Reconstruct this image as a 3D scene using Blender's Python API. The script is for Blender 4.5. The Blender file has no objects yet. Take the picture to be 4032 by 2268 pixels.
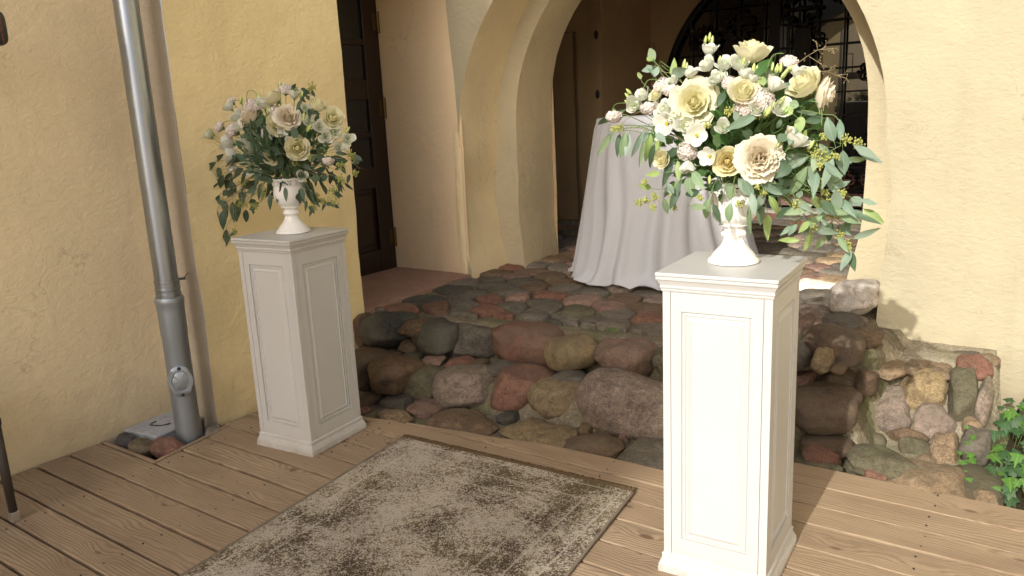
import bpy, bmesh, math, random
from mathutils import Vector, Matrix, Euler, noise
C = bpy.context.scene.collection
scn = bpy.context.scene
PI = math.pi
random.seed(3)

# ---------------------------------------------------------------- camera, sky, sun, exposure
cam = bpy.data.cameras.new('camera'); camo = bpy.data.objects.new('camera', cam); C.objects.link(camo)
scn.camera = camo
cam.sensor_width = 36.0; cam.lens = 27.41; cam.clip_start = 0.02; cam.clip_end = 300
_p, _r, _y = 2.18680680e-01, -4.84599199e-02, -6.22566173e-01
_f = Vector((math.sin(_y)*math.cos(_p), math.cos(_y)*math.cos(_p), -math.sin(_p)))
_rt = Vector((math.cos(_y), -math.sin(_y), 0)); _up = _rt.cross(_f)
_R = math.cos(_r)*_rt + math.sin(_r)*_up; _U = -math.sin(_r)*_rt + math.cos(_r)*_up
M = Matrix.Identity(4)
for i in range(3):
    M[i][0] = _R[i]; M[i][1] = _U[i]; M[i][2] = -_f[i]
M[0][3], M[1][3], M[2][3] = 0, 0, 1.5
camo.matrix_world = M

SUN_EL = math.radians(28.4)
w = bpy.data.worlds.new('World'); scn.world = w; w.use_nodes = True
nt = w.node_tree; nt.nodes.clear()
sky = nt.nodes.new('ShaderNodeTexSky'); sky.sky_type = 'NISHITA'; sky.sun_disc = False
sky.sun_elevation = SUN_EL; sky.sun_rotation = math.radians(178.6); sky.air_density = 0.7; sky.dust_density = 4.0; sky.ozone_density = 1.0
bg = nt.nodes.new('ShaderNodeBackground'); bg.inputs[1].default_value = 0.105
wo = nt.nodes.new('ShaderNodeOutputWorld')
nt.links.new(sky.outputs[0], bg.inputs[0]); nt.links.new(bg.outputs[0], wo.inputs[0])
sl = bpy.data.lights.new('sun', 'SUN'); sl.energy = 2.2; sl.angle = math.radians(0.55); sl.color = (1.0, 0.965, 0.89)
so = bpy.data.objects.new('sun', sl); C.objects.link(so)
LD = Vector((-0.024, 1.0, -math.tan(SUN_EL))).normalized()
so.rotation_euler = LD.to_track_quat('-Z', 'Y').to_euler(); so.location = (0, -10, 12)
scn.view_settings.view_transform = 'Standard'; scn.view_settings.look = 'None'
scn.view_settings.exposure = 1.0; scn.view_settings.gamma = 1.0; scn.view_settings.use_curve_mapping = False
scn.render.engine = 'CYCLES'
scn.cycles.max_bounces = 10; scn.cycles.diffuse_bounces = 6

# ---------------------------------------------------------------- helpers
class MB:
    def __init__(s): s.v = []; s.f = []
    def add(s, v, f):
        n = len(s.v); s.v += [tuple(p) for p in v]; s.f += [tuple(i+n for i in q) for q in f]; return s
    def box(s, x0, x1, y0, y1, z0, z1):
        v = [(x0,y0,z0),(x1,y0,z0),(x1,y1,z0),(x0,y1,z0),(x0,y0,z1),(x1,y0,z1),(x1,y1,z1),(x0,y1,z1)]
        return s.add(v, [(0,3,2,1),(4,5,6,7),(0,1,5,4),(1,2,6,5),(2,3,7,6),(3,0,4,7)])
    def lathe(s, prof, n=32, c=(0,0,0), rf=None, cap=True):
        v = []; f = []
        for k, (r, z) in enumerate(prof):
            for i in range(n):
                a = 2*PI*i/n; rr = rf(a, r, z) if rf else r
                v.append((c[0]+rr*math.cos(a), c[1]+rr*math.sin(a), c[2]+z))
        for k in range(len(prof)-1):
            for i in range(n):
                j = (i+1) % n
                f.append((k*n+i, k*n+j, (k+1)*n+j, (k+1)*n+i))
        if cap:
            f.append(tuple(range(n))[::-1]); f.append(tuple((len(prof)-1)*n+i for i in range(n)))
        return s.add(v, f)
    def tube(s, pts, rad, n=8, cap=True):
        pts = [Vector(p) for p in pts]; m = len(pts)
        if not hasattr(rad, '__len__'): rad = [rad]*m
        t0 = (pts[1]-pts[0]).normalized()
        ax = t0.orthogonal().normalized(); v = []; f = []
        for k in range(m):
            t = (pts[min(k+1, m-1)]-pts[max(k-1, 0)]).normalized()
            ax = (ax - t*ax.dot(t)).normalized(); b = t.cross(ax)
            for i in range(n):
                a = 2*PI*i/n
                v.append(pts[k] + (ax*math.cos(a)+b*math.sin(a))*rad[k])
        for k in range(m-1):
            for i in range(n):
                j = (i+1) % n; f.append((k*n+i, k*n+j, (k+1)*n+j, (k+1)*n+i))
        if cap: f.append(tuple(range(n))[::-1]); f.append(tuple((m-1)*n+i for i in range(n)))
        return s.add(v, f)
    def ell(s, c, r, n=8, m=6):
        c = Vector(c); v = [c+Vector((0,0,-r[2]))]; f = []
        for k in range(1, m):
            ph = -PI/2+PI*k/m
            for i in range(n):
                a = 2*PI*i/n; v.append(c+Vector((r[0]*math.cos(ph)*math.cos(a), r[1]*math.cos(ph)*math.sin(a), r[2]*math.sin(ph))))
        v.append(c+Vector((0,0,r[2])))
        for i in range(n): f.append((0, 1+(i+1) % n, 1+i))
        for k in range(m-2):
            for i in range(n):
                j = (i+1) % n; a = 1+k*n; f.append((a+i, a+j, a+n+j, a+n+i))
        e = len(v)-1; a = 1+(m-2)*n
        for i in range(n): f.append((e, a+i, a+(i+1) % n))
        return s.add(v, f)
    def prism(s, poly, y0, y1):   # polygon in (x,z) extruded along y
        n = len(poly); v = [(x, y0, z) for x, z in poly]+[(x, y1, z) for x, z in poly]
        f = [tuple(range(n)), tuple(range(2*n-1, n-1, -1))]
        for i in range(n):
            j = (i+1) % n; f.append((j, i, i+n, j+n))
        return s.add(v, f)
    def xf(s, mat):
        s.v = [tuple(mat @ Vector(p)) for p in s.v]; return s
    def mesh(s, name, smooth=False, ang=None):
        me = bpy.data.meshes.new(name); me.from_pydata(s.v, [], s.f); me.update()
        bm = bmesh.new(); bm.from_mesh(me); bmesh.ops.recalc_face_normals(bm, faces=bm.faces); bm.to_mesh(me); bm.free()
        if smooth:
            for p in me.polygons: p.use_smooth = True
            if ang: me.set_sharp_from_angle(angle=math.radians(ang))
        return me

def link(name, me, mat=None, parent=None, loc=None, rot=None, scale=None):
    o = bpy.data.objects.new(name, me); C.objects.link(o)
    if mat and me is not None and not me.materials: me.materials.append(mat)
    if parent: o.parent = parent
    if loc is not None: o.location = loc
    if rot is not None: o.rotation_euler = rot
    if scale is not None: o.scale = scale
    return o
def obj(name, mb, mat, parent=None, smooth=False, ang=None, **k):
    return link(name, mb.mesh(name, smooth, ang), mat, parent, **k)
def thing(name, label, cat, loc=(0,0,0), rotz=0, group=None):
    o = bpy.data.objects.new(name, None); C.objects.link(o); o.location = loc; o.rotation_euler = (0,0,rotz)
    o.empty_display_size = 0.1
    return tag(o, label, cat, group)
def tag(o, label, cat, group=None):
    o['label'] = label; o['category'] = cat
    if group: o['group'] = group
    return o
def struct(o): o['kind'] = 'structure'; return o
def stuff(o): o['kind'] = 'stuff'; return o
def bevel(o, wd, seg=2):
    m = o.modifiers.new('bevel', 'BEVEL'); m.width = wd; m.segments = seg; m.limit_method = 'ANGLE'; m.angle_limit = math.radians(30); return o

# ---------------------------------------------------------------- materials
class N:
    def __init__(s, name):
        s.m = bpy.data.materials.new(name); s.m.use_nodes = True; s.t = s.m.node_tree; s.t.nodes.clear()
        s.out = s.t.nodes.new('ShaderNodeOutputMaterial')
    def n(s, typ, ins=None, **props):
        d = s.t.nodes.new(typ)
        for k, v in props.items(): setattr(d, k, v)
        for k, v in (ins or {}).items():
            if hasattr(v, 'is_output') or hasattr(v, 'links'): s.t.links.new(v, d.inputs[k])
            else: d.inputs[k].default_value = v
        return d
    def coord(s, which='Object'): return s.n('ShaderNodeTexCoord').outputs[which]
    def geo(s): return s.n('ShaderNodeNewGeometry').outputs['Position']
    def map(s, v, sc=(1,1,1), loc=(0,0,0), rot=(0,0,0)): return s.n('ShaderNodeMapping', {'Vector': v, 'Scale': sc, 'Location': loc, 'Rotation': rot}).outputs[0]
    def noise(s, v, sc, det=4, rough=.55, dist=0): return s.n('ShaderNodeTexNoise', {'Vector': v, 'Scale': sc, 'Detail': det, 'Roughness': rough, 'Distortion': dist}).outputs[0]
    def ramp(s, fac, stops, interp='LINEAR'):
        d = s.n('ShaderNodeValToRGB', {'Fac': fac}); cr = d.color_ramp; cr.interpolation = interp
        while len(cr.elements) < len(stops): cr.elements.new(.5)
        for e, (p, c) in zip(cr.elements, stops):
            e.position = p; e.color = (c, c, c, 1) if not hasattr(c, '__len__') else (*c[:3], 1)
        return d.outputs[0]
    def mix(s, fac, a, b, mode='MIX'):
        d = s.n('ShaderNodeMix', data_type='RGBA', blend_type=mode)
        for k, v in ((0, fac), (6, a), (7, b)):
            if hasattr(v, 'links'): s.t.links.new(v, d.inputs[k])
            elif k == 0: d.inputs[k].default_value = v
            else: d.inputs[k].default_value = (*v[:3], 1)
        return d.outputs[2]
    def math(s, op, a, b=0.0, c=None):
        d = s.n('ShaderNodeMath', operation=op)
        for k, v in enumerate((a, b) if c is None else (a, b, c)):
            if hasattr(v, 'links'): s.t.links.new(v, d.inputs[k])
            else: d.inputs[k].default_value = v
        return d.outputs[0]
    def bump(s, h, strength=.5, dist=.01, nrm=None):
        i = {'Height': h, 'Strength': strength, 'Distance': dist}
        if nrm is not None: i['Normal'] = nrm
        return s.n('ShaderNodeBump', i).outputs[0]
    def pbr(s, col, rough=.8, nrm=None, metal=0, spec=.5, **extra):
        i = {'Base Color': col if hasattr(col, 'links') else (*col[:3], 1), 'Roughness': rough, 'Metallic': metal, 'Specular IOR Level': spec}
        if nrm is not None: i['Normal'] = nrm
        i.update(extra)
        d = s.n('ShaderNodeBsdfPrincipled', i); s.t.links.new(d.outputs[0], s.out.inputs[0]); return d
def simple(name, col, rough=.6, metal=0, spec=.5, bumpsc=None, bs=.2):
    m = N(name); nr = None
    if bumpsc: nr = m.bump(m.noise(m.coord(), bumpsc), bs, .002)
    c = m.mix(m.noise(m.coord(), 9), [x*.88 for x in col], [min(1, x*1.1) for x in col])
    m.pbr(c, rough, nr, metal, spec); return m.m

def plaster(name, col, patch=.12, dirt=(.2,.15,.1), dirt_amt=.5, coarse=1.0):
    m = N(name); g = m.geo()
    big = m.noise(g, 1.3, 3); mid = m.noise(g, 7, 5, .6); fine = m.noise(g, 90, 4, .6)
    c1 = [x*(1-patch) for x in col]; c2 = [min(1, x*(1+patch*.8)) for x in col]
    c = m.mix(m.ramp(big, [(.3, 0), (.7, 1)]), c1, c2)
    c = m.mix(m.ramp(mid, [(.35, 0), (.75, .22)]), c, [x*.82 for x in col])
    # small scrapes and chips showing dull render
    sc_ = m.noise(m.map(g, (1, 1, 2.2)), 16, 6, .7, .6)
    reg = m.ramp(m.noise(g, 1.7, 2), [(.52, 0), (.68, 1)])
    chip = m.math('MULTIPLY', m.ramp(sc_, [(.665, 0), (.70, 1)]), reg)
    c = m.mix(m.math('MULTIPLY', chip, dirt_amt), c, dirt)
    cv = m.n('ShaderNodeTexVoronoi', {'Vector': m.n('ShaderNodeVectorMath', {0: g, 1: m.n('ShaderNodeTexNoise', {'Vector': g, 'Scale': 3.0, 'Detail': 4.0}).outputs['Color']}, operation='ADD').outputs[0], 'Scale': 1.1}, feature='DISTANCE_TO_EDGE').outputs['Distance']
    crack = m.math('MULTIPLY', m.ramp(cv, [(.0, 1), (.006, 0)]), m.ramp(m.noise(g, .9, 2), [(.54, 0), (.60, 1)]))
    c = m.mix(m.math('MULTIPLY', crack, .28), c, dirt)
    stain = m.ramp(m.noise(m.map(g, (5, 5, .6)), 1.0, 5, .6), [(.56, 0), (.78, .28)])
    c = m.mix(stain, c, [x*.70 for x in col])
    # splash dirt low on the wall
    sz = m.n('ShaderNodeSeparateXYZ', {0: g}).outputs[2]
    low = m.ramp(m.math('ADD', sz, m.math('MULTIPLY', m.math('SUBTRACT', mid, .5), .5)), [(.0, 1), (.32, 0)])
    c = m.mix(m.math('MULTIPLY', low, .35), c, dirt)
    h1 = m.noise(g, 5.0, 4, .55, .4); h2 = m.noise(m.map(g, (1, 1, 1.6)), 26, 6, .62, .5)
    h = m.math('ADD', m.math('MULTIPLY', h1, 1.0), m.math('ADD', m.math('MULTIPLY', h2, .62*coarse), m.math('MULTIPLY', fine, .16*coarse)))
    h = m.math('SUBTRACT', h, m.math('MULTIPLY', chip, .12))
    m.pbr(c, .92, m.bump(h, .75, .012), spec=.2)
    return m.m

M_leftwall = plaster('plaster_tan', (.83,.70,.46), .08, coarse=1.1)
M_yellow = plaster('plaster_yellow', (.88,.73,.41), .08, coarse=1.2)
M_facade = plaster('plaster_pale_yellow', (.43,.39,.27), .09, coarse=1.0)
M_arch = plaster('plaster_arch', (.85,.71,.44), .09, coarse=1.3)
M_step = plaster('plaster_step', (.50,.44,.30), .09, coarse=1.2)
M_reveal = plaster('plaster_reveal', (.80,.64,.42), .06, coarse=.5, dirt_amt=.2)
M_gray = plaster('plaster_gray', (.54,.48,.39), .07, coarse=1.0)
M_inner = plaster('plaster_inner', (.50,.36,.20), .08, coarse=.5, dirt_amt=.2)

def wood_mat():
    m = N('weathered_pine'); rnd = m.n('ShaderNodeObjectInfo').outputs['Random']
    g = m.coord()
    off = m.n('ShaderNodeCombineXYZ', {0: m.math('MULTIPLY', rnd, 37.0), 1: m.math('MULTIPLY', rnd, 91.0), 2: 0.0}).outputs[0]
    p = m.n('ShaderNodeVectorMath', {0: g, 1: off}, operation='ADD').outputs[0]
    # knots
    kv = m.n('ShaderNodeTexVoronoi', {'Vector': m.map(p, (3.0, 7.0, .01)), 'Scale': .95, 'Randomness': 1.0}, feature='F1').outputs['Distance']
    knot = m.ramp(kv, [(.0, 1), (.075, .85), (.11, 0)])
    halo = m.ramp(kv, [(.03, 1), (.42, 0)], 'EASE')
    warp = m.n('ShaderNodeTexNoise', {'Vector': m.map(p, (.9, 5, .01)), 'Scale': 1.6, 'Detail': 3.0, 'Roughness': .5}).outputs[0]
    sy = m.n('ShaderNodeSeparateXYZ', {0: p}).outputs[1]
    ph = m.math('ADD', m.math('MULTIPLY', sy, 380.0), m.math('ADD', m.math('MULTIPLY', warp, 46.0), m.math('MULTIPLY', halo, 15.0)))
    ring = m.math('MULTIPLY', m.math('ADD', m.math('SINE', ph), 1.0), .5)
    ring = m.math('POWER', ring, 1.8)
    fib = m.noise(m.map(p, (3, 150, 1)), 2.0, 4, .7)
    wear = m.noise(m.map(p, (1.0, 3.0, 1)), 2.2, 4, .6)
    lightc = (.395,.295,.19); darkc = (.14,.088,.05)
    c = m.mix(m.math('MULTIPLY', ring, .72), lightc, darkc)
    c = m.mix(m.ramp(fib, [(.35, .0), (.8, .55)]), c, (.47,.375,.265))
    c = m.mix(m.ramp(wear, [(.44, 0), (.70, .7)]), c, (.20,.14,.09))
    c = m.mix(m.math('MULTIPLY', rnd, .55), c, (.30,.215,.14))
    c = m.mix(m.math('MULTIPLY', knot, .85), c, (.10,.055,.03))
    # small dark nail heads and pits
    pit = m.n('ShaderNodeTexVoronoi', {'Vector': m.map(p, (1, 1, .01)), 'Scale': 9.0}, feature='F1').outputs['Distance']
    c = m.mix(m.ramp(pit, [(.030, .8), (.045, 0)]), c, (.08,.06,.045))
    h = m.math('ADD', m.math('MULTIPLY', ring, -.5), m.math('MULTIPLY', fib, .8))
    m.pbr(c, .72, m.bump(h, .45, .003), spec=.25)
    return m.m
M_wood = wood_mat()
M_joist = simple('dark_joist', (.03,.022,.015), .9)

def stone_mat():
    m = N('fieldstone'); oi = m.n('ShaderNodeObjectInfo'); col = oi.outputs['Color']; rnd = oi.outputs['Random']
    g = m.n('ShaderNodeVectorMath', {0: m.geo(), 1: m.n('ShaderNodeCombineXYZ', {0: m.math('MULTIPLY', rnd, 50.0), 1: 0.0, 2: 0.0}).outputs[0]}, operation='ADD').outputs[0]
    big = m.noise(g, 6, 4, .6, .5); sp = m.noise(g, 210, 3, .7); sp2 = m.noise(g, 85, 5, .85); md = m.noise(g, 19, 8, .78, .6)
    c = m.mix(m.ramp(big, [(.3, 0), (.7, 1)]), m.mix(1.0, col, (.52,.52,.53), 'MULTIPLY'), m.mix(1.0, col, (.95,.92,.86), 'MULTIPLY'))
    amt = m.ramp(rnd, [(.0, .25), (1, 1.0)])
    c = m.mix(m.math('MULTIPLY', m.ramp(sp, [(.5, 0), (.64, .7)]), amt), c, m.mix(1.0, col, (2.0,1.9,1.8), 'MULTIPLY'))
    c = m.mix(m.math('MULTIPLY', m.ramp(sp2, [(.50, 0), (.60, .9)]), amt), c, m.mix(1.0, col, (.38,.38,.38), 'MULTIPLY'))
    c = m.mix(m.ramp(md, [(.50, 0), (.60, .7)]), c, m.mix(1.0, col, (.36,.34,.31), 'MULTIPLY'))
    c = m.mix(m.math('MULTIPLY', m.ramp(md, [(.36, .75), (.46, 0)]), amt), c, m.mix(1.0, col, (1.5,1.5,1.45), 'MULTIPLY'))
    # mineral veins
    vn = m.noise(m.map(g, (2, 2, 9), rot=(.5, .3, 0)), 5, 4, .5, 1.2)
    c = m.mix(m.math('MULTIPLY', m.ramp(vn, [(.62, 0), (.632, .4), (.644, 0)]), m.ramp(rnd, [(.45, 0), (.75, 1)], 'CONSTANT')), c, (.42,.38,.33))
    # moss and soil in the low, inward parts of each stone
    mo = m.noise(g, 3.5, 5, .7)
    c = m.mix(m.ramp(m.noise(g, 2.2, 5, .7), [(.46, .05), (.66, .42)]), c, (.17,.145,.105))
    c = m.mix(m.ramp(mo, [(.56, 0), (.74, .6)]), c, (.085,.09,.04))
    h = m.math('ADD', m.math('ADD', m.math('MULTIPLY', big, 1.2), m.math('MULTIPLY', md, .9)), m.math('ADD', m.math('MULTIPLY', sp2, .5), m.math('MULTIPLY', sp, .15)))
    m.pbr(c, .85, m.bump(h, .9, .012), spec=.3)
    return m.m
M_stone = stone_mat()
def mortar_mat(name, c1, c2, moss=(.10,.105,.045)):
    m = N(name); g = m.geo()
    a = m.noise(g, 9, 6, .7); b = m.noise(g, 70, 4, .7); d = m.noise(g, 2.6, 4, .6)
    c = m.mix(a, c1, c2); c = m.mix(m.ramp(b, [(.5, 0), (.68, .6)]), c, [x*1.7 for x in c2]); c = m.mix(m.ramp(d, [(.46, 0), (.66, .75)]), c, moss)
    h = m.math('ADD', a, m.math('MULTIPLY', b, .35))
    m.pbr(c, .95, m.bump(h, .9, .02), spec=.15); return m.m
M_mortar = mortar_mat('mortar_joint', (.085,.07,.05), (.22,.19,.135))
M_mortarl = mortar_mat('mortar_pale', (.17,.145,.10), (.34,.30,.22), (.19,.18,.10))
M_soil = mortar_mat('soil', (.03,.022,.015), (.075,.055,.038), (.035,.04,.015))
M_yard = mortar_mat('yard_gravel', (.56,.46,.33), (.64,.54,.40), (.56,.47,.35))

def paint_mat():
    m = N('white_paint'); g = m.coord()
    c = m.mix(m.noise(g, 3, 3), (.535,.54,.53), (.48,.475,.46))
    sc_ = m.noise(m.map(g, (1, 1, .5)), 30, 6, .75)
    c = m.mix(m.ramp(sc_, [(.70, 0), (.73, .5)]), c, (.42,.38,.32))
    zz = m.n('ShaderNodeSeparateXYZ', {0: g}).outputs[2]
    gr = m.noise(m.map(g, (1, 1, 1)), 14, 6, .75)
    base = m.ramp(zz, [(.0, 1), (.045, .35), (.11, 0)])
    c = m.mix(m.math('MULTIPLY', base, m.ramp(gr, [(.38, 0), (.66, .8)])), c, (.34,.29,.22))
    scuff = m.ramp(m.noise(m.map(g, (3, 3, 40)), 5, 4, .7), [(.66, 0), (.74, .22)])
    c = m.mix(scuff, c, (.44,.41,.36))
    brush = m.noise(m.map(g, (60, 60, 3)), 4, 2)
    m.pbr(c, .42, m.bump(brush, .08, .001), spec=.45); return m.m
M_paint = paint_mat()
M_porc = simple('glazed_white_ceramic', (.80,.80,.78), .16, spec=.6)
def porc_relief():
    m = N('embossed_white_ceramic'); g = m.coord()
    sep = m.n('ShaderNodeSeparateXYZ', {0: g})
    an = m.math('ARCTAN2', sep.outputs[1], sep.outputs[0])
    u = m.math('MULTIPLY', an, 6/(2*PI)); fr = m.math('ABSOLUTE', m.math('SUBTRACT', m.math('FRACT', u), .5))
    zz = m.math('MULTIPLY', m.math('SUBTRACT', sep.outputs[2], .125), 9.0)
    d = m.math('ADD', m.math('MULTIPLY', fr, 1.6), zz)
    st = m.math('ABSOLUTE', m.math('SINE', m.math('MULTIPLY', d, 9.0)))
    edge = m.ramp(st, [(.0, 0), (.35, 1)])
    lim = m.ramp(sep.outputs[2], [(.12, 0), (.135, 1), (.205, 1), (.215, 0)])
    h = m.math('MULTIPLY', edge, lim)
    m.pbr((.80,.80,.775), .24, m.bump(h, .6, .004), spec=.5); return m.m
M_porcr = porc_relief()

def cloth_mat():
    m = N('white_tablecloth'); g = m.coord()
    wv = m.noise(m.map(g, (1, 1, 1)), 400, 2)
    d = m.n('ShaderNodeBsdfPrincipled', {'Base Color': (.57,.59,.625,1), 'Roughness': .75, 'Normal': m.bump(m.noise(m.map(g, (1, 1, .5)), 11, 4, .6, .4), .35, .02, m.bump(wv, .15, .001)), 'Sheen Weight': .2, 'Specular IOR Level': .25})
    t = m.n('ShaderNodeBsdfTranslucent', {'Color': (.72,.70,.70,1)})
    mx = m.n('ShaderNodeMixShader', {0: .12, 1: d.outputs[0], 2: t.outputs[0]})
    m.t.links.new(mx.outputs[0], m.out.inputs[0]); return m.m
M_cloth = cloth_mat()

def petal_mat(name, outer, inner, tr=.3):
    m = N(name); at = m.n('ShaderNodeAttribute', attribute_name='tint').outputs['Fac']
    c = m.mix(m.ramp(at, [(0, 0), (1, 1)]), inner, outer)
    v = m.noise(m.coord(), 7, 3); c = m.mix(m.math('MULTIPLY', v, .18), c, [x*.86 for x in outer])
    veins = m.noise(m.coord(), 45, 3)
    d = m.n('ShaderNodeBsdfPrincipled', {'Base Color': c, 'Roughness': .62, 'Specular IOR Level': .25, 'Normal': m.bump(veins, .12, .0015)})
    t = m.n('ShaderNodeBsdfTranslucent', {'Color': c})
    mx = m.n('ShaderNodeMixShader', {0: tr, 1: d.outputs[0], 2: t.outputs[0]})
    m.t.links.new(mx.outputs[0], m.out.inputs[0]); return m.m
P_cream = petal_mat('petal_cream', (.85,.83,.64), (.85,.81,.48), .38)
P_yellow = petal_mat('petal_butter', (.82,.78,.52), (.80,.68,.30))
P_peach = petal_mat('petal_peach', (.84,.79,.67), (.82,.74,.56))
P_white = petal_mat('petal_white', (.82,.82,.80), (.68,.74,.52))
P_blush = petal_mat('petal_blush', (.82,.77,.73), (.74,.64,.58), .3)
def leaf_mat(name, c1, c2, back, tr=.22, rough=.5):
    m = N(name); g = m.coord('Generated'); rnd = m.n('ShaderNodeObjectInfo').outputs['Random']
    sx = m.n('ShaderNodeSeparateXYZ', {0: m.coord('Object')}).outputs[0]
    mid = m.ramp(m.math('ABSOLUTE', sx), [(.0, 1), (.035, 0)])
    c = m.mix(m.noise(m.coord(), 5, 4), c1, c2); c = m.mix(m.math('MULTIPLY', rnd, .35), c, [x*.62 for x in c1])
    c = m.mix(m.math('MULTIPLY', mid, .5), c, [min(1, x*1.7) for x in c2])
    bf = m.n('ShaderNodeNewGeometry').outputs['Backfacing']; c = m.mix(bf, c, back)
    d = m.n('ShaderNodeBsdfPrincipled', {'Base Color': c, 'Roughness': rough, 'Specular IOR Level': .35})
    t = m.n('ShaderNodeBsdfTranslucent', {'Color': m.mix(1.0, c, (1.3,1.5,.8), 'MULTIPLY')})
    mx = m.n('ShaderNodeMixShader', {0: tr, 1: d.outputs[0], 2: t.outputs[0]})
    m.t.links.new(mx.outputs[0], m.out.inputs[0]); return m.m
L_euc = leaf_mat('eucalyptus_leaf', (.15,.235,.165), (.23,.315,.24), (.25,.33,.26))
L_pale = leaf_mat('eucalyptus_leaf_pale', (.20,.30,.17), (.28,.38,.22), (.25,.33,.2))
L_lime = leaf_mat('eucalyptus_leaf_lime', (.26,.38,.12), (.36,.47,.18), (.3,.4,.16))
L_dark = leaf_mat('eucalyptus_leaf_dark', (.055,.10,.055), (.085,.14,.08), (.12,.18,.11))
L_green = leaf_mat('rose_leaf', (.05,.12,.03), (.08,.18,.05), (.12,.2,.08))
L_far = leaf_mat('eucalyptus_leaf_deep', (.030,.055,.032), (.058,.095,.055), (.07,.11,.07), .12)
L_ivy = leaf_mat('ivy_leaf', (.065,.16,.025), (.12,.25,.045), (.14,.26,.07))
L_ivyd = leaf_mat('ivy_leaf_dark', (.035,.085,.03), (.06,.13,.045), (.08,.14,.06))
M_stem = simple('flower_stem', (.13,.20,.06), .6)
M_berry = simple('green_berry', (.34,.36,.10), .5)
M_twig = simple('brown_twig', (.30,.24,.13), .7)
M_bud = simple('green_bud', (.50,.56,.20), .5)
M_stamen = simple('yellow_stamen', (.75,.45,.03), .6)
M_steel = simple('brushed_zinc', (.36,.40,.46), .34, 1.0, bumpsc=60, bs=.06)
M_zinc = simple('dull_zinc', (.34,.38,.42), .5, .75, bumpsc=40, bs=.1)
M_black = simple('black_plastic', (.025,.027,.03), .4)
M_iron = simple('black_iron', (.018,.018,.02), .5, .3)
M_redtxt = simple('red_print', (.34,.08,.05), .6)
M_brass = simple('brass_hinge', (.12,.08,.035), .45, .8)
M_doorw = simple('dark_stained_wood', (.015,.0065,.0045), .38)
M_lid = simple('gray_plastic_lid', (.40,.42,.44), .6)
M_slab = mortar_mat('terracotta_slab', (.33,.21,.155), (.38,.245,.18), (.30,.19,.14))
M_thresh = simple('pale_stone', (.42,.38,.33), .85, bumpsc=50)
M_rattan = simple('dark_rattan', (.035,.028,.022), .5, bumpsc=300, bs=.6)
M_alu = simple('aluminium_foot', (.5,.47,.43), .4, .8)
M_rustp = simple('rusty_kickplate', (.20,.10,.085), .7)
M_fringe = simple('rug_fringe', (.13,.085,.04), .9)

def glass_mat():
    m = N('dark_glass')
    d = m.n('ShaderNodeBsdfPrincipled', {'Base Color': (.012,.013,.014,1), 'Roughness': .1})
    gl = m.n('ShaderNodeBsdfGlossy', {'Color': (.95,.97,1,1), 'Roughness': .015})
    mx = m.n('ShaderNodeMixShader', {0: .24, 1: d.outputs[0], 2: gl.outputs[0]})
    m.t.links.new(mx.outputs[0], m.out.inputs[0]); return m.m
M_glass = glass_mat()
M_doorglass = simple('door_glass', (.012,.014,.014), .08)
M_side = plaster('plaster_bounce', (.76,.67,.46), .05)

def rug_mat():
    m = N('distressed_rug'); g = m.coord()
    sep = m.n('ShaderNodeSeparateXYZ', {0: g}); x, y = sep.outputs[0], sep.outputs[1]
    det = m.noise(g, 80, 3, .6, 1.6); det2 = m.noise(g, 120, 2, .6, 1.0)
    zone = m.noise(g, 3.6, 4, .62, .3); zone2 = m.noise(m.map(g, (1, 1, 1), (5, 3, 0)), 2.6, 3, .6)
    # border bands, distance from edge (rug is 1.2 wide, object origin at centre of the far edge)
    ex = m.math('SUBTRACT', .60, m.math('ABSOLUTE', x)); ed = m.math('MINIMUM', ex, m.math('MULTIPLY', y, -1.0))
    band = m.ramp(ed, [(.0, .62), (.025, .62), (.03, .30), (.055, .30), (.06, .52), (.13, .52), (.135, .28), (.15, .28), (.155, .50), (.23, .50), (.235, .25), (.25, .25), (.255, .45)], 'CONSTANT')
    thr = m.math('ADD', m.math('MULTIPLY', m.math('SUBTRACT', zone, .5), 1.15), m.math('MULTIPLY', m.math('SUBTRACT', band, .45), .16))
    v = m.math('ADD', det, m.math('MULTIPLY', thr, -.52))
    mask = m.ramp(v, [(.485, 1), (.515, 0)])
    cream = m.mix(m.ramp(zone2, [(.35, 0), (.7, 1)]), (.46,.42,.35), (.53,.475,.385))
    darkc = m.mix(m.ramp(zone2, [(.4, 0), (.62, 1)]), (.075,.052,.038), (.115,.095,.048))
    darkc = m.mix(m.ramp(zone, [(.40, 1), (.58, 0)]), darkc, (.20,.165,.09))
    c = m.mix(mask, cream, darkc)
    c = m.mix(m.ramp(det2, [(.53, 0), (.58, .4)]), c, (.24,.19,.12))
    ln = m.ramp(m.math('ADD', ed, m.math('MULTIPLY', m.math('SUBTRACT', det2, .5), .006)), [(.0,0),(.030,0),(.032,.75),(.037,.75),(.039,0),(.137,0),(.139,.7),(.144,.7),(.146,0),(.245,0),(.247,.6),(.251,.6),(.253,0)])
    c = m.mix(ln, c, cream)
    m.pbr(c, .95, m.bump(m.math('ADD', det2, m.math('MULTIPLY', mask, -.6)), .6, .004), spec=.1); return m.m
M_rug = rug_mat()
M_rugedge = simple('rug_binding', (.20,.16,.12), .95, bumpsc=80, bs=.8)
M_house = plaster('plaster_house', (.66,.60,.52), .05)
M_housewin = simple('house_window', (.04,.045,.05), .2)
M_housetrim = simple('house_trim', (.6,.57,.52), .7)
M_roof = simple('roof_tile', (.25,.12,.08), .85)

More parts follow.
